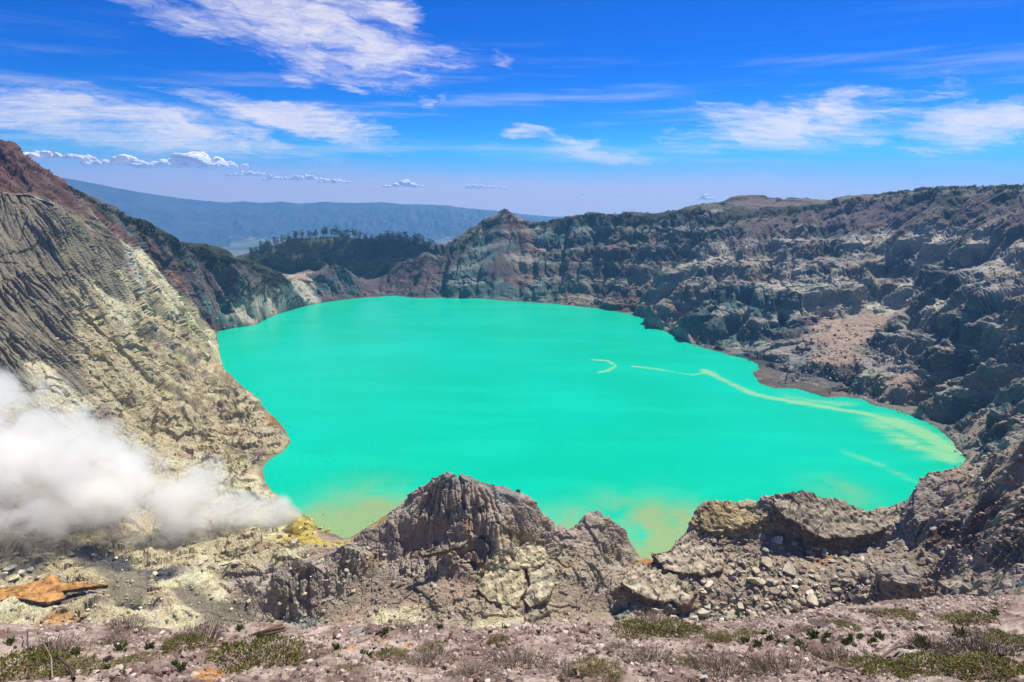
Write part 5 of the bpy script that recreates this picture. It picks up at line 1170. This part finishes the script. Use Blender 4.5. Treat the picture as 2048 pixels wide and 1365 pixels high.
MB_ = [(1513, 1167, 'the biggest tan boulder'), (1621, 1200, 'the big lower boulder'), (1418, 1174, 'the pale slab boulder'), (1317, 1225, 'the slab overhang boulder'), (1720, 1155, 'the dark boulder nest'), (1557, 1085, 'the yellow crag boulder'), (1409, 1230, 'the shrub bank boulder'), (1579, 1146, 'the upper basin boulder'), (1507, 1236, 'the rim edge boulder'), (1663, 1124, 'the round pale stone')]
MV_ = [(430, 1130, 'the greenish block heap'), (590, 1084, 'the white block on the vent floor'), (20, 1145, 'the white rock pile'), (188, 1112, 'the steam edge rock'), (630, 1055, 'the yellow sulphur point'), (158, 1238, 'the lower orange patch'), (365, 1230, 'the dark hollow')]
lst = []
for (px, py, w, tn), nm in [(b, 'boulder') for b in B] + [(b, 'block') for b in V]:
    p = hit(px, py)
    if p is None or p.z < -1: continue
    sz = 'large' if w >= 22 else 'medium' if w >= 15 else 'small'
    own = [m_ for m_ in (MB_ if nm == 'boulder' else MV_) if math.hypot(m_[0] - px, m_[1] - py) > 3]
    lst.append((px, py, p, w, tn, nm, '%s %s %s %s' % (sz, TONE[tn], 'boulder' if nm == 'boulder' else 'rock', bmark(px, py, own))))
lst.sort(key=lambda t: t[0])
lu, seen = unique([t[6] for t in lst])
for (px, py, p, w, tn, nm, _), (l, k) in zip(lst, lu):
    if seen[l] > 1: l = (ORD[k] if k else 'first ') + l + ' from the left'
    s_ = w * (p - Vector((0, 0, H))).length / F / 2
    rock(p, s_ * 1.05, tn, 'boulder', l, 'boulder' if nm == 'boulder' else 'rock', 'boulders fallen into the basin at right' if nm == 'boulder' else 'rocks on the floor beside the steam vents', rng.uniform(.75, 1.0))
# rocks standing in the lake
for px, py, w, tn, lab, fl in [(1036, 984, 20, 'dark', 'largest dark rock in the turquoise water off the grey peak', .55), (1044, 992, 13, 'dark', 'small dark rock between its two neighbours in the water', .5), (1051, 999, 18, 'dark', 'flat dark rock in the water nearest the point', .45), (1050, 1009, 9, 'dark', 'smallest dark rock in the water by the point', .5), (646, 1030, 5, 'dark', 'tiny dark rock in shallow water off the sulphur point', .6)]:
    p = Vector(world_pt(px, py, 'z0')); s_ = w * (p - Vector((0, 0, H))).length / F / 2
    rock(p, s_, tn, 'rock', lab, 'rock', 'rocks standing in the lake', fl, .3)
def slab():
    top = [Vector(world_pt(px, py, 'z1.6')) for px, py in ((1078, 1048), (1112, 1049), (1110, 1056), (1093, 1076), (1084, 1072))]
    bm = bmesh.new(); a = [bm.verts.new(v) for v in top]; b = [bm.verts.new((v.x, v.y, -1.5)) for v in top]
    bm.faces.new(a); n_ = len(a)
    for i in range(n_): bm.faces.new((a[i], b[i], b[(i + 1) % n_], a[(i + 1) % n_]))
    bmesh.ops.recalc_face_normals(bm, faces=bm.faces); bmesh.ops.bevel(bm, geom=bm.edges[:], offset=.25, segments=1, affect='EDGES')
    me = bpy.data.meshes.new('slab'); bm.to_mesh(me); bm.free(); me.materials.append(RM['pink'])
    o = bpy.data.objects.new('rock_slab', me); COL.objects.link(o); tag(o, 'flat pale pink triangular slab lying at the water beside the channel', 'rock slab')
slab()
# big tilted slabs and outcrops of the broken crater floor: each one a block of its own
BLOCK_MAT = vcol_material('layered_rock', bump=.25, bscale=1.6, var=.3)
def big_slab(name, outline, thick, top_c, side_c, label, plates=1.0, flare=-.06, cat='rock slab', seed=0, cuts=4):
    pts = [Vector(world_pt(a, b, 'z%f' % c)) for a, b, c in outline]
    cen = sum(pts, Vector()) / len(pts)
    bm = bmesh.new(); top = [bm.verts.new(v) for v in pts]
    f = bm.faces.new(top)
    if f.normal.z < 0: f.normal_flip()
    r = bmesh.ops.extrude_face_region(bm, geom=[f]); low = [v for v in r['geom'] if isinstance(v, bmesh.types.BMVert)]
    for v in low: v.co = Vector((cen.x + (v.co.x - cen.x) * (1 + flare), cen.y + (v.co.y - cen.y) * (1 + flare), v.co.z - thick))
    bmesh.ops.recalc_face_normals(bm, faces=bm.faces)
    bmesh.ops.triangulate(bm, faces=bm.faces[:])
    for _ in range(9):
        es = [e for e in bm.edges if e.calc_length() > 1.15]
        if not es or len(bm.faces) > 9000: break
        bmesh.ops.subdivide_edges(bm, edges=es, cuts=1); bmesh.ops.triangulate(bm, faces=bm.faces[:])
    me = bpy.data.meshes.new(name); bm.normal_update()
    co = np.array([v.co[:] for v in bm.verts]); nr_ = np.array([v.normal[:] for v in bm.verts]); x, y, z = co.T
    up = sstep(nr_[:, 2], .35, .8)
    w_ = .4 * fbm(x / 2.5, y / 2.5, z / 2.5, 3, 700 + seed); rag = fbm(x / 4.5, y / 4.5, z / 9, 4, 703 + seed) * min(thick * .45, 2.2); v4, e4 = facet(x / 1.1, y / 1.1, z / 1.1, 719 + seed)
    u_, v_ = (x * .9 + y * .43 + w_), (y * .9 - x * .43 + w_)
    v1, e1, c1 = facet(u_ / 6.5, v_ / 2.6, z / 12, 710 + seed, True); v2, e2 = facet(x / 2.2, y / 2.2, z / 2.2, 715 + seed); v3, e3 = facet(x / 5, y / 5, z / 4, 717 + seed)
    dz = ((c1 - .5) * 1.5 - np.clip(.075 - e1, 0, 1) * 16 * (c1 > .2) + fbm(x / 7, y / 7, z / 7, 3, 707 + seed) * 1.2) * plates * up
    lay = np.abs(np.mod((z + w_ * 1.5) / 1.3, 1) - .5) * 1.1
    ds_ = min(1, thick / 4) * ((v2 * .5 + v3 * 1.1 + v4 * .25) * (1 - .45 * up * plates) + (lay * 1.2 - .3 - np.clip(.1 - e3, 0, 1) * 5) * (1 - up) + rag * (1 - up))
    co = co + nr_ * ds_[:, None]; co[:, 2] += dz
    for v, c in zip(bm.verts, co): v.co = c
    bm.to_mesh(me); bm.free()
    n_ = fbm(x / 3, y / 3, z / 3, 4, 720 + seed)[:, None]
    band = (np.sin((z + w_ * 2) * 2.6) * .5 + .5)[:, None]
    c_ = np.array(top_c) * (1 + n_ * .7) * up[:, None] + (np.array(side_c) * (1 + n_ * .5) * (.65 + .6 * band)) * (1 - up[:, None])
    put_col(me, np.clip(c_, .01, .8)); me.materials.append(BLOCK_MAT)
    o = bpy.data.objects.new(name, me); COL.objects.link(o); tag(o, label, cat, 'large slabs and outcrops on the broken crater floor')
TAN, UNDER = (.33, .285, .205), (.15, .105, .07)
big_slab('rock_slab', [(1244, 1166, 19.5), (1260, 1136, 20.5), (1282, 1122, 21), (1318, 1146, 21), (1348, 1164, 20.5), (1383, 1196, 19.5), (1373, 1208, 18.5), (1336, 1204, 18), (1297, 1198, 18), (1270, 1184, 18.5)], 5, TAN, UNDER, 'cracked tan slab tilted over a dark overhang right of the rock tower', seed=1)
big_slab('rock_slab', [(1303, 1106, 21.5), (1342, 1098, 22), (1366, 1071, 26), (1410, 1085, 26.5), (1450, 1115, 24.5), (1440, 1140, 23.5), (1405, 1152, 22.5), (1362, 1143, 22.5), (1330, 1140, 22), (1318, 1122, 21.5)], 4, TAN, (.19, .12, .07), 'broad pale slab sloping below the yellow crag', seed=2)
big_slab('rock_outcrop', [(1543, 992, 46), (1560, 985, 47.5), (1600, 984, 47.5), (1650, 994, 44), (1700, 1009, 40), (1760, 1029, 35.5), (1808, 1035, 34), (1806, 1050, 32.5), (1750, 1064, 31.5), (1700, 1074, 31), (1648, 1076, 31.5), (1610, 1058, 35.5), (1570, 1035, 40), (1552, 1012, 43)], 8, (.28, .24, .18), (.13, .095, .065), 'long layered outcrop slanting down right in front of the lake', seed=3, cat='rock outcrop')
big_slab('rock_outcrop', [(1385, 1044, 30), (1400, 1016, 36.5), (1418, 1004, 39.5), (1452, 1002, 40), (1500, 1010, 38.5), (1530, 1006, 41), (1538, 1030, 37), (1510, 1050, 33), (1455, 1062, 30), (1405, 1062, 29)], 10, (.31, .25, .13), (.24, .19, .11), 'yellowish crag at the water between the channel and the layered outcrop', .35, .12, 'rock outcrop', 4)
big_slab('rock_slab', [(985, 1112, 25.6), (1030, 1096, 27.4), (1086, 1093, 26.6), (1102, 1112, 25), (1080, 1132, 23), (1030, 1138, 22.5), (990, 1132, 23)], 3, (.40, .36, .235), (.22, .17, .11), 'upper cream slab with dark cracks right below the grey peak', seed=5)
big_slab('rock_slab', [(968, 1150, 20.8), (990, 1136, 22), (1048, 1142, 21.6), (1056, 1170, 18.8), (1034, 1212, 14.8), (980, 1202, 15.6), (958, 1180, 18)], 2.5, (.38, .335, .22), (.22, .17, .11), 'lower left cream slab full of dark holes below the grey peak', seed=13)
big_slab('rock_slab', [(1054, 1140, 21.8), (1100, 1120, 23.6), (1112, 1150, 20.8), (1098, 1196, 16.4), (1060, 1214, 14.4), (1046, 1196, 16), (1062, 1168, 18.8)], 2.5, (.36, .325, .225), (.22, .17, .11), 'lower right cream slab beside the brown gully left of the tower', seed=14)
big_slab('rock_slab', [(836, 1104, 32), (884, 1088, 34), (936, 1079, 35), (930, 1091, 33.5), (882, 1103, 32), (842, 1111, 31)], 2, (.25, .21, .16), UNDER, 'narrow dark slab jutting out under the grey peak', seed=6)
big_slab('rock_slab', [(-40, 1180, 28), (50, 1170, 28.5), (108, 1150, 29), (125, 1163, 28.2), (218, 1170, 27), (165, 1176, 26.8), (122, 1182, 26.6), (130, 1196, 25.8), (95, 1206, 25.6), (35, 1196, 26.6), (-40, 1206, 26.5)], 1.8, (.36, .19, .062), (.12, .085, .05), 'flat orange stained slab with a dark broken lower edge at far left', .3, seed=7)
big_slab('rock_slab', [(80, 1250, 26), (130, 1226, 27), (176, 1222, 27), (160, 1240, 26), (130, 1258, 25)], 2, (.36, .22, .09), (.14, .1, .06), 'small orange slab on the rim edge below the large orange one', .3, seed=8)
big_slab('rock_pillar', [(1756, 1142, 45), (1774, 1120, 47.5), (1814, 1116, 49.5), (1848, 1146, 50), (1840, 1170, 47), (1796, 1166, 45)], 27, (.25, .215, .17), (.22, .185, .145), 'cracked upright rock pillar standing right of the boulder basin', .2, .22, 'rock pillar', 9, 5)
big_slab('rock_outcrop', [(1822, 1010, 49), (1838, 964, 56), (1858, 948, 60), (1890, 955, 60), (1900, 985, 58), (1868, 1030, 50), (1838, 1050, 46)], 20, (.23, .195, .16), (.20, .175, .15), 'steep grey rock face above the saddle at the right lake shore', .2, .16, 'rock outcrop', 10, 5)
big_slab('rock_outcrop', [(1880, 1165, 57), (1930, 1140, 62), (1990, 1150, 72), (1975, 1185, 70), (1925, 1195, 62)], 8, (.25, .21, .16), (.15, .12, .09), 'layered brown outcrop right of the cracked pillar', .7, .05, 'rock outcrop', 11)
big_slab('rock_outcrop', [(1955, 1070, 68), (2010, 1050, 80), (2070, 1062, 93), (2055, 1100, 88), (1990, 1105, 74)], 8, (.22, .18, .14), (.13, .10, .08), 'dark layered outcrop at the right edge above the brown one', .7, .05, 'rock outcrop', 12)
print('boulders', round(time.time() - T0, 1), 's')

# rubble: the smaller stones nobody could count
def build_rubble():
    pos, size, cols = [], [], []
    def scatter(n_, px0, px1, py0, py1, smin, smax, pal):
        for _ in range(n_):
            px, py = rng.uniform(px0, px1), rng.uniform(py0, py1)
            p = hit(px, py)
            if p is None or p.z < .3: continue
            d_ = (p - Vector((0, 0, H))).length
            s_ = min(smin * math.exp(rng.exponential(.5)), smax) * d_ / F
            pos.append(p + Vector((0, 0, s_ * .4))); size.append(s_); cols.append(np.array(pal[rng.integers(len(pal))]) * rng.uniform(.65, 1.0))
    tanp = [(.42, .37, .27), (.36, .31, .25), (.30, .25, .22), (.47, .43, .33), (.27, .18, .15)]
    scatter(1500, 1380, 1760, 1080, 1245, 1.3, 5.5, tanp)
    scatter(700, 1740, 2048, 900, 1240, 1.3, 5, [(.36, .30, .25), (.25, .20, .18), (.40, .35, .29), (.22, .13, .11)])
    scatter(420, 1590, 1760, 650, 770, .9, 2.6, [(.47, .36, .27), (.42, .33, .26), (.36, .29, .25)])
    scatter(500, 1760, 2048, 700, 940, .9, 3, [(.27, .25, .24), (.36, .31, .27), (.2, .18, .18)])
    scatter(220, 940, 1180, 1090, 1250, 1.0, 3, [(.48, .43, .31), (.42, .37, .27), (.2, .16, .14)])
    scatter(500, 640, 960, 1090, 1250, 1.2, 4, [(.34, .29, .22), (.26, .22, .19), (.42, .37, .28)])
    scatter(600, 0, 640, 1080, 1250, 1.1, 4, [(.50, .45, .29), (.40, .36, .24), (.30, .27, .2), (.55, .52, .38)])
    scatter(500, 100, 560, 600, 950, .8, 2.6, [(.45, .39, .21), (.38, .32, .19), (.5, .46, .28)])
    for k_ in range(1400):                 # stones washed out along the shore
        i = rng.integers(len(SHORE_W)); a_, b_ = SHORE_W[i], SHORE_W[(i + 1) % len(SHORE_W)]; c_ = a_ + (b_ - a_) * rng.uniform(); 
        if np.hypot(*(b_ - a_)) < 2: continue
        n_ = np.array([b_[1] - a_[1], a_[0] - b_[0]]) / np.hypot(*(b_ - a_)); c_ = c_ + n_ * rng.normal() * 2.2
        s_ = min(.22 * math.exp(rng.exponential(.45)), .7) * math.hypot(*c_) / 520; pos.append(np.array((c_[0], c_[1], s_ * .2))); size.append(s_); cols.append(np.array([(.16, .115, .085), (.12, .10, .085), (.22, .18, .13)][rng.integers(3)]))
    stones('rubble', np.array(pos), np.array(size), np.array(cols), vcol_material('rubble_stone', bump=.08, bscale=4, var=.25))
build_rubble()

# ------------------------------------------------------------------ pines on the wooded hill, dark scrub along the rims
def tree_data(seed, full):
    r_ = np.random.default_rng(seed)
    lean = r_.normal(size=2) * .03
    path = [(lean[0] * t, lean[1] * t, t) for t in (-.05, .3, .6, .97)]
    tv, tf = tube(path, [.016, .013, .009, .003], 5)
    lv, lf = [], []
    n_ = 26 if full else 14
    P_ = []
    for i in range(n_):
        h = r_.uniform(.38, 1.0) if r_.uniform() < .85 else r_.uniform(.25, .4)
        rad = .20 * (1.15 - abs(h - .68) * 1.7); a = r_.uniform(0, 6.28); rr = rad * r_.uniform(.2, 1)
        c0 = np.array([rr * math.cos(a) + lean[0] * h, rr * math.sin(a) + lean[1] * h, h])
        P_.append(c0 + r_.normal(size=(9, 3)) * np.array([.055, .055, .035]))
        if full and rr > .06:
            v, f = tube([(lean[0] * h, lean[1] * h, h - .06), tuple(c0)], [.005, .002], 3); o_ = len(tv); tv += v; tf += [tuple(q_ + o_ for q_ in g) for g in f]
    P_ = np.concatenate(P_); d = r_.normal(size=P_.shape) + np.array([0, 0, .3]); d /= np.linalg.norm(d, axis=1, keepdims=True)
    v, f = leaf_quads(P_, d, r_.uniform(.05, .11, len(P_)), r_.uniform(.018, .035, len(P_)))
    return (v, f), (tv, tf)
PINE = vcol_material('pine_crown', rough=.8); BARK = vcol_material('bark')
TREES = []
for i in range(4):
    (v, f), (tv, tf) = tree_data(1200 + i, True)
    c = new_obj('crown', v, f, np.repeat(np.random.default_rng(i).uniform(.7, 1.3, (len(v) // 4, 1)) * np.array([.032, .052, .026]), 4, 0), PINE, link=False)
    t = new_obj('trunk', tv, tf, np.tile(np.array((.10, .08, .065)), (len(tv), 1)), BARK, link=False)
    TREES.append((c.data, t.data)); bpy.data.objects.remove(c); bpy.data.objects.remove(t)
def pine(x, y, h, label, group='casuarina pines on the wooded hill'):
    p = drop(x, y)
    if p is None: return
    t = thing('pine_tree', label, 'tree', p, group, (0, 0, rng.uniform(0, 6.28)), (h * rng.uniform(1.15, 1.6), h * rng.uniform(1.15, 1.6), h))
    c, tr = TREES[rng.integers(4)]
    for nm, me in (('crown', c), ('trunk', tr)):
        o = bpy.data.objects.new(nm, me); COL.objects.link(o); o.parent = t
crest_l = [(x, np.interp(x, [505, 540, 580, 620, 650, 690, 720, 755, 790, 820, 850, 885], [1240, 1270, 1300, 1320, 1320, 1310, 1300, 1290, 1310, 1320, 1320, 1310])) for x in
           [512, 522, 533, 540, 547, 556, 563, 571, 578, 586, 594, 603, 610, 618, 624, 629, 634, 646, 650, 654, 663, 668, 672, 681, 686, 690, 694, 698, 704, 711, 718, 725, 731, 741, 745, 752, 757, 763, 770, 774, 779, 784, 789, 792, 797, 802, 808, 813, 818, 823, 829, 835, 839, 845, 852, 858, 864, 870]]
NUMW = 'first second third fourth fifth sixth seventh eighth ninth tenth eleventh twelfth thirteenth fourteenth fifteenth sixteenth seventeenth eighteenth nineteenth twentieth'.split()
cnt = {}
for x, Yd in crest_l:
    s_ = (x - 1024) / F / (math.cos(PITCH) + (682.5 - 480) / F * math.sin(PITCH))
    grp = 'the left clump on the hill crest' if x < 640 else 'the tall middle row on the hill crest' if x < 735 else 'the right row on the hill crest' if x < 830 else 'the crest end by the crater wall'
    cnt[grp] = cnt.get(grp, -1) + 1
    pine(s_ * (Yd - 8), Yd - 8 + rng.normal() * 6, rng.uniform(16, 24) if x > 640 else rng.uniform(12, 20), NUMW[cnt[grp]] + ' dark pine from the left in ' + grp)
k = 0; small = []
for _ in range(13000):
    px, py = rng.uniform(500, 890), rng.uniform(484, 580)
    p = hit(px, py)
    if p is None or p.y < 1050 or p.y > 1500: continue
    if fbm(np.array([p.x / 60]), np.array([p.y / 60]), np.array([0.]), 2, 77)[0] < -.05 and px < 720 and rng.uniform() < .75: continue
    if k < 236: pine(p.x, p.y, rng.uniform(11, 20), 'dark pine on the green slope of the wooded hill, ' + ('left part' if px < 620 else 'middle part' if px < 740 else 'right part')); k += 1
    else: small.append(p)
    if len(small) > 1500: break
def build_forest():
    V_, F_ = [], []; src = [np.array([v.co[:] for v in c.vertices]) for c, t_ in TREES]; n0 = 0
    for p in small:
        v = src[rng.integers(4)]; v = v[:len(v) // 2 // 4 * 4]; h_ = rng.uniform(8, 16); a = rng.uniform(0, 6.28); R_ = np.array([[math.cos(a), -math.sin(a), 0], [math.sin(a), math.cos(a), 0], [0, 0, 1]])
        V_.append((v @ R_.T) * np.array([1.3, 1.3, 1]) * h_ + np.array(p)); F_.append(np.arange(len(v)).reshape(-1, 4) + n0); n0 += len(v)
    me = bpy.data.meshes.new('forest'); fast_mesh(me, np.concatenate(V_), np.concatenate(F_)); put_col(me, np.tile(np.array([.030, .046, .024]), (n0, 1))); me.materials.append(PINE)
    o = bpy.data.objects.new('forest', me); COL.objects.link(o); o['kind'] = 'stuff'
build_forest()
def build_scrub():
    V_, F_, C_ = [], [], []
    def clump(p, r):
        n_ = 22; q_ = rng.normal(size=(n_, 3)) * np.array([.5, .5, .38]) * r; q_[:, 2] = np.abs(q_[:, 2]); d = rng.normal(size=(n_, 3)); d /= np.linalg.norm(d, axis=1, keepdims=True)
        v, f = leaf_quads(np.array(p) + q_, d, rng.uniform(.5, 1.0, n_) * r, rng.uniform(.2, .35, n_) * r)
        F_.append(f + sum(len(a) for a in V_)); V_.append(v); C_.append(np.repeat(np.array([(.034, .046, .022), (.05, .062, .028), (.028, .04, .026)])[rng.integers(3, size=n_)], 4, 0))
    def along(pts, n_, r, spread):
        pts = np.array(pts, float)
        t = rng.uniform(0, len(pts) - 1, n_)
        for tt_ in t:
            i = int(tt_); a = pts[i] + (pts[i + 1] - pts[i]) * (tt_ - i)
            p = hit(a[0] + rng.normal() * 3, a[1] + 3 + abs(rng.normal()) * spread)
            if p is not None and 300 < p.y < 1150 and p.z > 2: clump(p, r * rng.uniform(.6, 1.5))
    along([(130, 367), (200, 407), (250, 429), (300, 452), (350, 480), (420, 507), (460, 514), (500, 522), (545, 547), (578, 559)], 260, 2.0, 4)
    along([(480, 545), (520, 570), (560, 580), (590, 590), (620, 598)], 90, 1.9, 16)
    along([(930, 482), (960, 452), (1010, 424), (1060, 447), (1130, 433), (1180, 426), (1250, 422), (1300, 440), (1350, 422), (1405, 414)], 260, 2.2, 4)
    along([(1440, 440), (1500, 425), (1600, 414), (1700, 396), (1800, 379), (1900, 371), (1980, 369), (2046, 368)], 420, 2.0, 8)
    me = bpy.data.meshes.new('shrubbery'); fast_mesh(me, np.concatenate(V_), np.concatenate(F_)); put_col(me, np.concatenate(C_)); me.materials.append(LEAF)
    o = bpy.data.objects.new('shrubbery', me); COL.objects.link(o); o['kind'] = 'stuff'
build_scrub()
# footpath cut across the top of the grey slope
def build_path():
    rows = []
    for px in np.linspace(-60, 104, 60):
        Yd = np.interp(px, [-200, 0, 60, 112], [420, 440, 448, 458]); s_ = world_pt(px, 388, 'Y%f' % Yd); row = []
        for dy in (-1.2, 1.0, 3.2):
            g_ = drop(s_[0] * (Yd + dy) / Yd, Yd + dy); row.append((s_[0] * (Yd + dy) / Yd, Yd + dy, g_.z + .15))
        zm = max(r[2] for r in row[:2]); rows.append([(row[0][0], row[0][1], zm), (row[1][0], row[1][1], zm + .1), (row[2][0], row[2][1], max(zm + .2, row[2][2] - 1.5))])
    zz_ = np.array(rows)[:, :, 2]; ker = np.ones(9) / 9
    zz_ = np.stack([np.convolve(np.pad(zz_[:, k_], 4, mode='edge'), ker, 'valid') for k_ in range(3)], 1)
    rows = np.array(rows); rows[:, :, 2] = zz_
    v = np.array(rows).reshape(-1, 3); f = []
    for i in range(len(rows) - 1):
        for k_ in range(2): f.append((i * 3 + k_, i * 3 + k_ + 1, i * 3 + k_ + 4, i * 3 + k_ + 3))
    o = new_obj('footpath', v, f, np.tile(np.array((.30, .26, .21)), (len(v), 1)), vcol_material('path_dust', bump=.1, bscale=1.0, var=.2)); o['kind'] = 'structure'
build_path()

# ------------------------------------------------------------------ cumulus far beyond the haze
def cloud_material():
    m, nt, b = new_mat('cumulus'); nt.put(b.inputs['Base Color'], (.95, .94, .95, 1)); b.inputs['Roughness'].default_value = 1.0; b.inputs['Specular IOR Level'].default_value = 0
    tr = nt.node('ShaderNodeBsdfTranslucent'); tr.inputs['Color'].default_value = (.86, .86, .88, 1)
    mx = nt.node('ShaderNodeMixShader'); mx.inputs[0].default_value = .3
    nt.l.new(b.outputs[0], mx.inputs[1]); nt.l.new(tr.outputs[0], mx.inputs[2]); nt.l.new(mx.outputs[0], nt.n['Material Output'].inputs[0])
    return m
CM = cloud_material()
bmi = bmesh.new(); bmesh.ops.create_icosphere(bmi, subdivisions=2, radius=1.0); bmi.verts.ensure_lookup_table()
IV = np.array([v.co[:] for v in bmi.verts]); IF = np.array([[v.index for v in f.verts] for f in bmi.faces]); bmi.free()
def cumulus(px, py, w, h, label, n_=38):
    Yd = 21000.0; c = np.array(world_pt(px, py, 'Y%f' % Yd)); pxm = math.hypot(Yd, c[0]) / F
    W_, H_ = w * pxm / 2, h * pxm
    env = lambda t: (1 - abs(t) ** 2.2) * (.62 + .38 * math.sin(t * 5 + px))
    V_, F_ = [], []
    h *= 1.05; H_ = h * pxm; n_ = int(24 + 110 * min(w / 165, 1)); heads = []
    for i in range(n_):
        t = rng.uniform(-1, 1); e = max((1 - abs(t) ** 2.4) * (.66 + .34 * math.sin(t * 4.3 + px)), .10)
        if i < n_ * .45: r = H_ * rng.uniform(.24, .40) * (.45 + .55 * e); z = rng.uniform(.0, .55) * H_ * e; y = rng.uniform(-.5, .5) * H_ * 1.5; heads.append((t * W_, y, z, r))
        else:
            hx, hy, hz, hr = heads[rng.integers(len(heads))]; d = rng.normal(size=3); d[2] = abs(d[2]) + .15; d[1] = -abs(d[1]); d /= np.linalg.norm(d)
            r = hr * rng.uniform(.28, .6); t = (hx + d[0] * hr * .95) / W_; y = hy + d[1] * hr * .9; z = hz + d[2] * hr * .75
        ctr = c + np.array([t * W_, y, z])
        v = IV * (1 + .22 * perlin(IV[:, 0] * 2.6 + i, IV[:, 1] * 2.6, IV[:, 2] * 2.6, 5)[:, None] * 2) * r * np.array([1.3, 1.1, .85]) + ctr
        v[:, 2] = np.maximum(v[:, 2], c[2] - .04 * H_ + .05 * H_ * np.sin(v[:, 0] / 170))
        F_.append(IF + len(V_) * len(IV)); V_.append(v)
    me = bpy.data.meshes.new('cumulus'); fast_mesh(me, np.concatenate(V_), np.concatenate(F_)); me.polygons.foreach_set('use_smooth', np.ones(len(me.polygons), bool)); me.materials.append(CM)
    o = bpy.data.objects.new('cumulus_cloud', me); COL.objects.link(o); tag(o, label, 'cloud', 'cumulus clouds low over the horizon')
for a in [(110, 318, 110, 18, 'white cumulus just right of the reddish peak'), (232, 330, 100, 20, 'flat greyish cumulus left of the tallest cumulus'), (378, 334, 165, 34, 'tallest bright white cumulus over the blue mountains'), (505, 352, 90, 12, 'low ragged cumulus right of the tallest one'), (590, 360, 110, 14, 'wide low cumulus above the middle of the blue mountains'), (668, 366, 70, 11, 'small low cumulus beside the wide low one'), (750, 366, 30, 6, 'tiny bright cumulus above its neighbours'), (812, 374, 80, 16, 'lumpy cumulus above the wooded hill'), (965, 377, 95, 11, 'flat cumulus over the notch left of the dark peak'), (1410, 399, 38, 12, 'lone small cumulus just above the far rim'), (1165, 391, 16, 4, 'tiny cumulus high left of the far rim'), (1240, 393, 14, 4, 'tiny flat cumulus near the lone small one')]:
    cumulus(*a)
print('all', round(time.time() - T0, 1), 's')

tot = sum(len(o.data.polygons) * (2 if o.data.polygons and len(o.data.polygons[0].vertices) == 4 else 1) for o in {o.data.name: o for o in bpy.data.objects if o.type == 'MESH'}.values())
print('triangles', tot)
